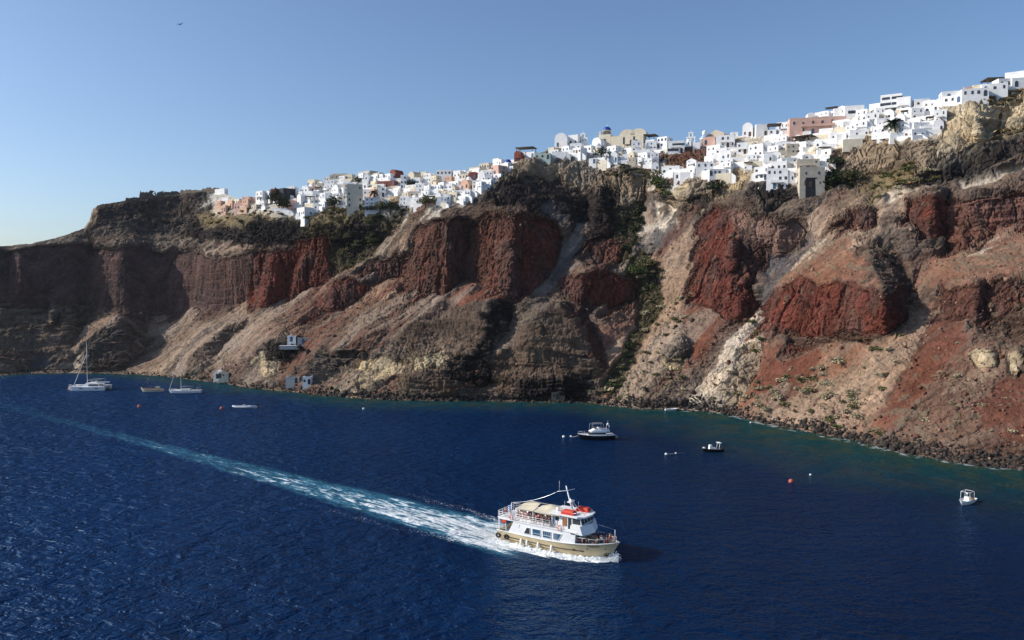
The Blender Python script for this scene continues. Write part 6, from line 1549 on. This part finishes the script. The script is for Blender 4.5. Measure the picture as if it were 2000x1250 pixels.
# ---- small white motorboat
E = empty('motorboat'); setp(E, 'small white motorboat with an open steel canopy frame, alone in the green shallows', 'motorboat')
he = Hull(5.2, 2.1, .7, .95, -.4, .5, .07, .3, .85)
flip(he.mesh(), 5.2).build('hull', GEL, E); flip(he.deck(.25), 5.2).build('deck', GEL, E)
m = MB(); m.box(-.3, .4, -.45, .45, .4, 1.3, .1, .06); m.build('console', GEL, E)
for x0 in (-.7, 1.3): m = MB(); m.tube([(x0, -.85, .6), (x0, -.8, 2.3), (x0, .8, 2.3), (x0, .85, .6)], .045, 6); m.build('canopy_hoop', GEL, E)
for sd_ in (-1, 1): m = MB(); m.tube([(-.7, sd_*.8, 2.3), (1.3, sd_*.8, 2.3)], .045, 6); m.build('canopy_bar', GEL, E)
m = MB(); m.ball((.1, 0, 1.9), .2, 8, 5); m.tube([(.1, 0, 1.3), (.1, 0, 1.8)], .04, 5); m.build('lamp', GEL, E)
m = MB(); m.box(2.5, 3.0, -.22, .22, .6, 1.3, .06, .04); m.tube([(2.8, 0, .6), (2.8, 0, -.4)], .08, 6); m.build('outboard', RUB, E); m = MB(); m.box(1.3, 2.0, -.7, .7, .42, .8); m.build('seat', TEAK, E)
place(E, 1888, 983, 38)
# ---- small boats on the rocks
for px, py, rz, t in ((1299, 802, 5, 'small white rowing boat tied close to the black shore rocks'), (1750, 864, -28, 'small white rowing boat drawn up on the stones below the red scree'), (404, 744, 3, 'small pale rowing boat beside the boathouse rocks')):
    e = empty('rowing_boat'); hr = Hull(4.6, 1.6, .5, .75, -.2, .5, .06, .25, .7)
    hr.mesh().build('hull', GEL, e); hr.deck(.22).build('deck', CANV, e); m = MB(); m.box(1.6, 1.9, -.6, .6, .42, .47); m.build('seat', WOODL, e)
    e.location = sea_point(px, py); e.rotation_euler[2] = R_(rz); e.location.z = .1 if px != 1750 else 1.0; setp(e, t, 'rowing boat')
# ---- buoys
def buoy(px, py, r, m_, label, group=None):
    e = empty('mooring_buoy', sea_point(px, py)); b = MB(); b.ball((0, 0, r*.35), r, 12, 8); b.build('float', m_, e)
    b = MB(); b.torus((0, 0, r*1.45), r*.2, r*.07, 'y', 10, 5); b.build('ring', RUB, e); setp(e, label, 'buoy', group)
buoy(137, 762, .85, BUOYR, 'faded red buoy at the bow of the catamaran'); buoy(272, 795, .65, BUOYR, 'small red buoy alone in front of the fishing boat'); buoy(433, 799, .65, BUOYR, 'small red buoy beside the inflatable boat')
buoy(710, 799, .4, BUOYW, 'lone white buoy off the cream tuff outcrop'); buoy(1101, 854, .42, BUOYW, 'white buoy farther ahead of the black motor yacht'); buoy(1115, 853, .3, BUOYW, 'small white float on the mooring line of the black motor yacht')
buoy(1301, 888, .36, BUOYW, 'larger white buoy on the line ahead of the black motorboat'); buoy(1320, 886, .25, BUOYW, 'smaller white float on the line ahead of the black motorboat')
buoy(1545, 942, .55, BUOYR, 'big faded red buoy over the dark green shallows'); buoy(1583, 928, .25, BUOYW, 'small white float next to the big red buoy'); buoy(1466, 826, .3, BUOYW, 'tiny white float close to the black shore rocks')
for a, b, t in (((1115, 853), (1133, 848), 'mooring line from the black motor yacht to its float'), ((1303, 887), (1336, 884), 'pale floating line trailing between white floats')):
    p0, p1 = sea_point(*a, .08), sea_point(*b, .08); 
    if a[0] == 1115: p1 = Vector((B.location.x-4.9, B.location.y-.8, 1.2))
    m = MB(); m.tube([p0, p0.lerp(p1, .5)-Vector((0, .15, .12 if a[0] == 1115 else 0)), p1], .04, 5); o = m.build('mooring_line', ROPE); setp(o, t, 'line')
# ---- bird
m = MB(); m.tube([(-.35, 0, 0), (-.1, 0, .02), (.2, 0, .03), (.36, 0, .0)], .07, 6, .03); m.add([(.12, .04, .05), (-.1, .04, .05), (-.15, .75, .14), (.02, .75, .16), (.12, -.04, .05), (-.1, -.04, .05), (-.15, -.75, .14), (.02, -.75, .16)], [(0, 1, 2, 3), (4, 5, 6, 7)])
o = m.build('seagull', GREYC); dx_, dy_, dz_ = [float(q) for q in raydir(351, 48)]; o.location = (dx_*150, dy_*150, CAM_H+dz_*150); o.rotation_euler[2] = 1.2; setp(o, 'dark seagull flying high in the open sky', 'bird')
# ------------------------------------------------------------------ people
def skinned(pts, edges, radii, root=0, sub=1):
    me = bpy.data.meshes.new('person'); me.from_pydata(pts, edges, []); o = bpy.data.objects.new('person', me); COL.objects.link(o)
    md = o.modifiers.new('s', 'SKIN'); md.use_smooth_shade = True
    for v, r in zip(me.skin_vertices[0].data, radii): v.radius = r if isinstance(r, tuple) else (r, r)
    me.skin_vertices[0].data[root].use_root = True
    if sub: o.modifiers.new('d', 'SUBSURF').levels = sub
    bpy.context.view_layer.update()
    out = bpy.data.meshes.new_from_object(o.evaluated_get(bpy.context.evaluated_depsgraph_get())); bpy.data.objects.remove(o); bpy.data.meshes.remove(me); return out
def body(pose):
    sit = pose == 'sit'; hz = .52 if sit else .92
    P_ = {'pel': (0, 0, hz), 'wst': (0, 0, hz+.17), 'cst': (.01, 0, hz+.38), 'nk': (0, 0, hz+.54), 'hd': (.02, 0, hz+.66), 'top': (.02, 0, hz+.78)}
    for s_, k in ((1, 'l'), (-1, 'r')):
        P_['hip'+k] = (0, .09*s_, hz-.04); P_['kn'+k] = ((.42, .12*s_, hz-.02) if sit else (.03, .10*s_, .48)); P_['an'+k] = ((.40, .12*s_, .08) if sit else (0, .11*s_, .08)); P_['to'+k] = (P_['an'+k][0]+.16, .13*s_, .03)
        P_['sh'+k] = (0, .19*s_, hz+.47)
        if pose == 'lean' or sit: P_['el'+k] = (.12, .25*s_, hz+.24); P_['wr'+k] = (.34, .20*s_, hz+.20); P_['ha'+k] = (.42, .17*s_, hz+.20)
        elif pose == 'wave' and k == 'l': P_['el'+k] = (.10, .38*s_, hz+.62); P_['wr'+k] = (.12, .30*s_, hz+.86); P_['ha'+k] = (.13, .29*s_, hz+.95)
        else: P_['el'+k] = (-.02, .27*s_, hz+.20); P_['wr'+k] = (.06, .27*s_, hz-.04); P_['ha'+k] = (.08, .26*s_, hz-.13)
    r = dict(pel=(.14, .10), wst=(.12, .09), cst=(.15, .11), nk=.055, hd=.095, top=.07, hip=.085, kn=.058, an=.042, to=.035, sh=.062, el=.043, wr=.030, ha=.036)
    names = list(P_); E_ = [('pel', 'wst'), ('wst', 'cst'), ('cst', 'nk'), ('nk', 'hd'), ('hd', 'top')]
    for k in 'lr': E_ += [('pel', 'hip'+k), ('hip'+k, 'kn'+k), ('kn'+k, 'an'+k), ('an'+k, 'to'+k), ('cst', 'sh'+k), ('sh'+k, 'el'+k), ('el'+k, 'wr'+k), ('wr'+k, 'ha'+k)]
    rr = lambda nme: r.get(nme, r.get(nme[:-1]))
    full = skinned([P_[q] for q in names], [(names.index(a), names.index(b)) for a, b in E_], [rr(q) for q in names])
    def sub_(nn, ee, grow, cut={}):
        pts = [cut.get(q, P_[q]) for q in nn]; return skinned(pts, [(nn.index(a), nn.index(b)) for a, b in ee], [tuple(x+grow for x in (rr(q) if isinstance(rr(q), tuple) else (rr(q),)*2)) for q in nn])
    mid = lambda a, b, t: tuple(P_[a][i]*(1-t)+P_[b][i]*t for i in range(3))
    sh_ = sub_(['pel', 'wst', 'cst', 'shl', 'shr', 'ell', 'elr'], [('pel', 'wst'), ('wst', 'cst'), ('cst', 'shl'), ('cst', 'shr'), ('shl', 'ell'), ('shr', 'elr')], .022, {'ell': mid('shl', 'ell', .7), 'elr': mid('shr', 'elr', .7)})
    pa = sub_(['pel', 'hipl', 'hipr', 'knl', 'knr'], [('pel', 'hipl'), ('pel', 'hipr'), ('hipl', 'knl'), ('hipr', 'knr')], .028, {'knl': mid('hipl', 'knl', .8), 'knr': mid('hipr', 'knr', .8)})
    m = MB(); hx, _, hzz = P_['hd']; m.lathe([(.108, -.02), (.118, .05), (.10, .12), (.05, .165), (.001, .175)], 10, (hx-.022, 0, hzz)); m.lathe([(.06, -.10), (.10, -.02)], 8, (hx-.05, 0, hzz))
    hr_ = m.mesh('hair')
    m = MB(); m.lathe([(.001, .0), (.014, .02), (.02, .05), (.012, .075)], 6, (hx+.10, 0, hzz-.03)); m.ball((hx+.085, .035, hzz+.035), .016, 6, 4); m.ball((hx+.085, -.035, hzz+.035), .016, 6, 4); m.box(hx+.085, hx+.098, -.028, .028, hzz-.062, hzz-.05); fc = m.mesh('face')
    return full, sh_, pa, hr_, fc
BODY = {p_: body(p_) for p_ in ('stand', 'lean', 'wave', 'sit')}
SKIN = [mat('skin_tan', (.42, .22, .14), .6), mat('skin_fair', (.58, .36, .26), .6), mat('skin_brown', (.22, .11, .07), .6)]
CLO = {'red': mat('cloth_red', (.45, .03, .03), .9), 'white': mat('cloth_white', (.72, .71, .68), .9), 'black': mat('cloth_black', (.02, .02, .025), .9), 'navy': mat('cloth_navy', (.02, .03, .09), .9), 'pink': mat('cloth_pink', (.62, .26, .26), .9), 'olive': mat('cloth_olive', (.12, .13, .06), .9), 'beige': mat('cloth_beige', (.50, .40, .27), .9), 'maroon': mat('cloth_maroon', (.16, .02, .03), .9), 'grey': mat('cloth_grey', (.25, .25, .26), .9), 'blue': mat('cloth_blue', (.08, .20, .42), .9)}
HAIR = [mat('hair_dark', (.02, .014, .01), .7), mat('hair_brown', (.07, .035, .018), .7), mat('hair_fair', (.34, .22, .10), .7)]
rp = random.Random(4); pc = [0]
def person(x, y, z, pose, shirt, pants, where, face_):
    full, sh_, pa, hr_, fc = BODY[pose]; k = pc[0]; pc[0] += 1
    o = bpy.data.objects.new('person', full); COL.objects.link(o); o.location = fpt(x, y, z); o.rotation_euler[2] = FERRY_RZ+R_(face_+rp.uniform(-30, 30)); s_ = rp.uniform(.93, 1.06); o.scale = (s_, s_, s_)
    sk = SKIN[k*5 % 7 % 3]; ha = HAIR[k % 3 if k % 4 else 0]
    for nm, me, mm in ((None, full, sk), ('shirt', sh_, CLO[shirt]), ('shorts', pa, CLO[pants]), ('hair', hr_, ha), ('face', fc, HAIR[0])):
        if nm: c = bpy.data.objects.new(nm, me); COL.objects.link(c); c.parent = o
        else: c = o
        if not me.materials: me.materials.append(mm)
        c.material_slots[0].link = 'OBJECT'; c.material_slots[0].material = mm
    do = {'stand': 'standing', 'lean': 'leaning forward', 'wave': 'with raised arm', 'sit': 'sitting'}[pose]
    setp(o, f'person in {shirt} top, {pants} shorts, {do} {where}', 'person', 'passengers on the ferry')
cl = list(CLO); used_ = set()
def combo(dark=False):
    while True:
        a = rp.choice(['black', 'navy', 'maroon', 'white', 'grey', 'red', 'pink', 'black'] if dark else cl); b = rp.choice(cl)
        if (a, b, dark) not in used_: used_.add((a, b, dark)); return a, b
person(.75, -1.2, 4.36, 'stand', 'white', 'red', 'at the upper deck stern corner', -60); person(.8, .4, 4.36, 'lean', 'red', 'navy', 'at the upper deck stern rail', 180)
for i in range(14):
    a, b = combo(); person(3.75+i*.47, -2.25+rp.uniform(-.05, .15), 4.36, ['lean', 'stand', 'lean', 'wave', 'stand'][i % 5], a, b, 'at the rail under the awning', -90)
for i in range(9):
    a, b = combo(); person(4.0+i*.66, -1.35+rp.uniform(-.2, .2), 4.36 if i % 3 else 4.36, ['stand', 'stand', 'lean'][i % 3], a, b, 'behind the rail under the awning', -90)
for i in range(5):
    a, b = combo(); person(4.6+i*1.1, .25, 4.36, 'sit', a, b, 'on the middle bench under the awning', -60)
FD = lambda x: H.sheer(x)-.62
for i, (x, y, po) in enumerate([(14.3, -2.0, 'lean'), (14.9, -1.9, 'stand'), (15.5, -1.75, 'lean'), (16.3, -1.5, 'sit'), (17.0, -1.3, 'stand'), (17.5, -.9, 'lean'), (18.2, -.6, 'stand'), (18.6, -.2, 'lean'), (18.3, .35, 'stand'), (17.6, .8, 'stand'), (16.9, .2, 'stand'), (16.2, .6, 'wave'), (15.6, .3, 'stand'), (17.2, 1.2, 'lean'), (16.0, -.5, 'stand'), (18.9, .05, 'stand')]):
    a, b = combo(True); person(x, y, FD(x), po, a, b, 'on the foredeck', rp.choice([-90, 0, -45, 20]))
# ------------------------------------------------------------------ air
hm = bpy.data.materials.new('sea_haze'); hm.use_nodes = True; n, l = hm.node_tree.nodes, hm.node_tree.links
n.remove(n['Principled BSDF']); pv = n.new('ShaderNodeVolumePrincipled'); pv.inputs['Color'].default_value = (0.86, 0.93, 1.0, 1); pv.inputs['Density'].default_value = 0.00003; pv.inputs['Anisotropy'].default_value = 0.3
l.new(pv.outputs[0], n['Material Output'].inputs['Volume'])
m = MB(); m.box(-9500, 9500, -3500, 9500, -60, 185); hz = m.build('haze', hm); setp(hz, kind='stuff')
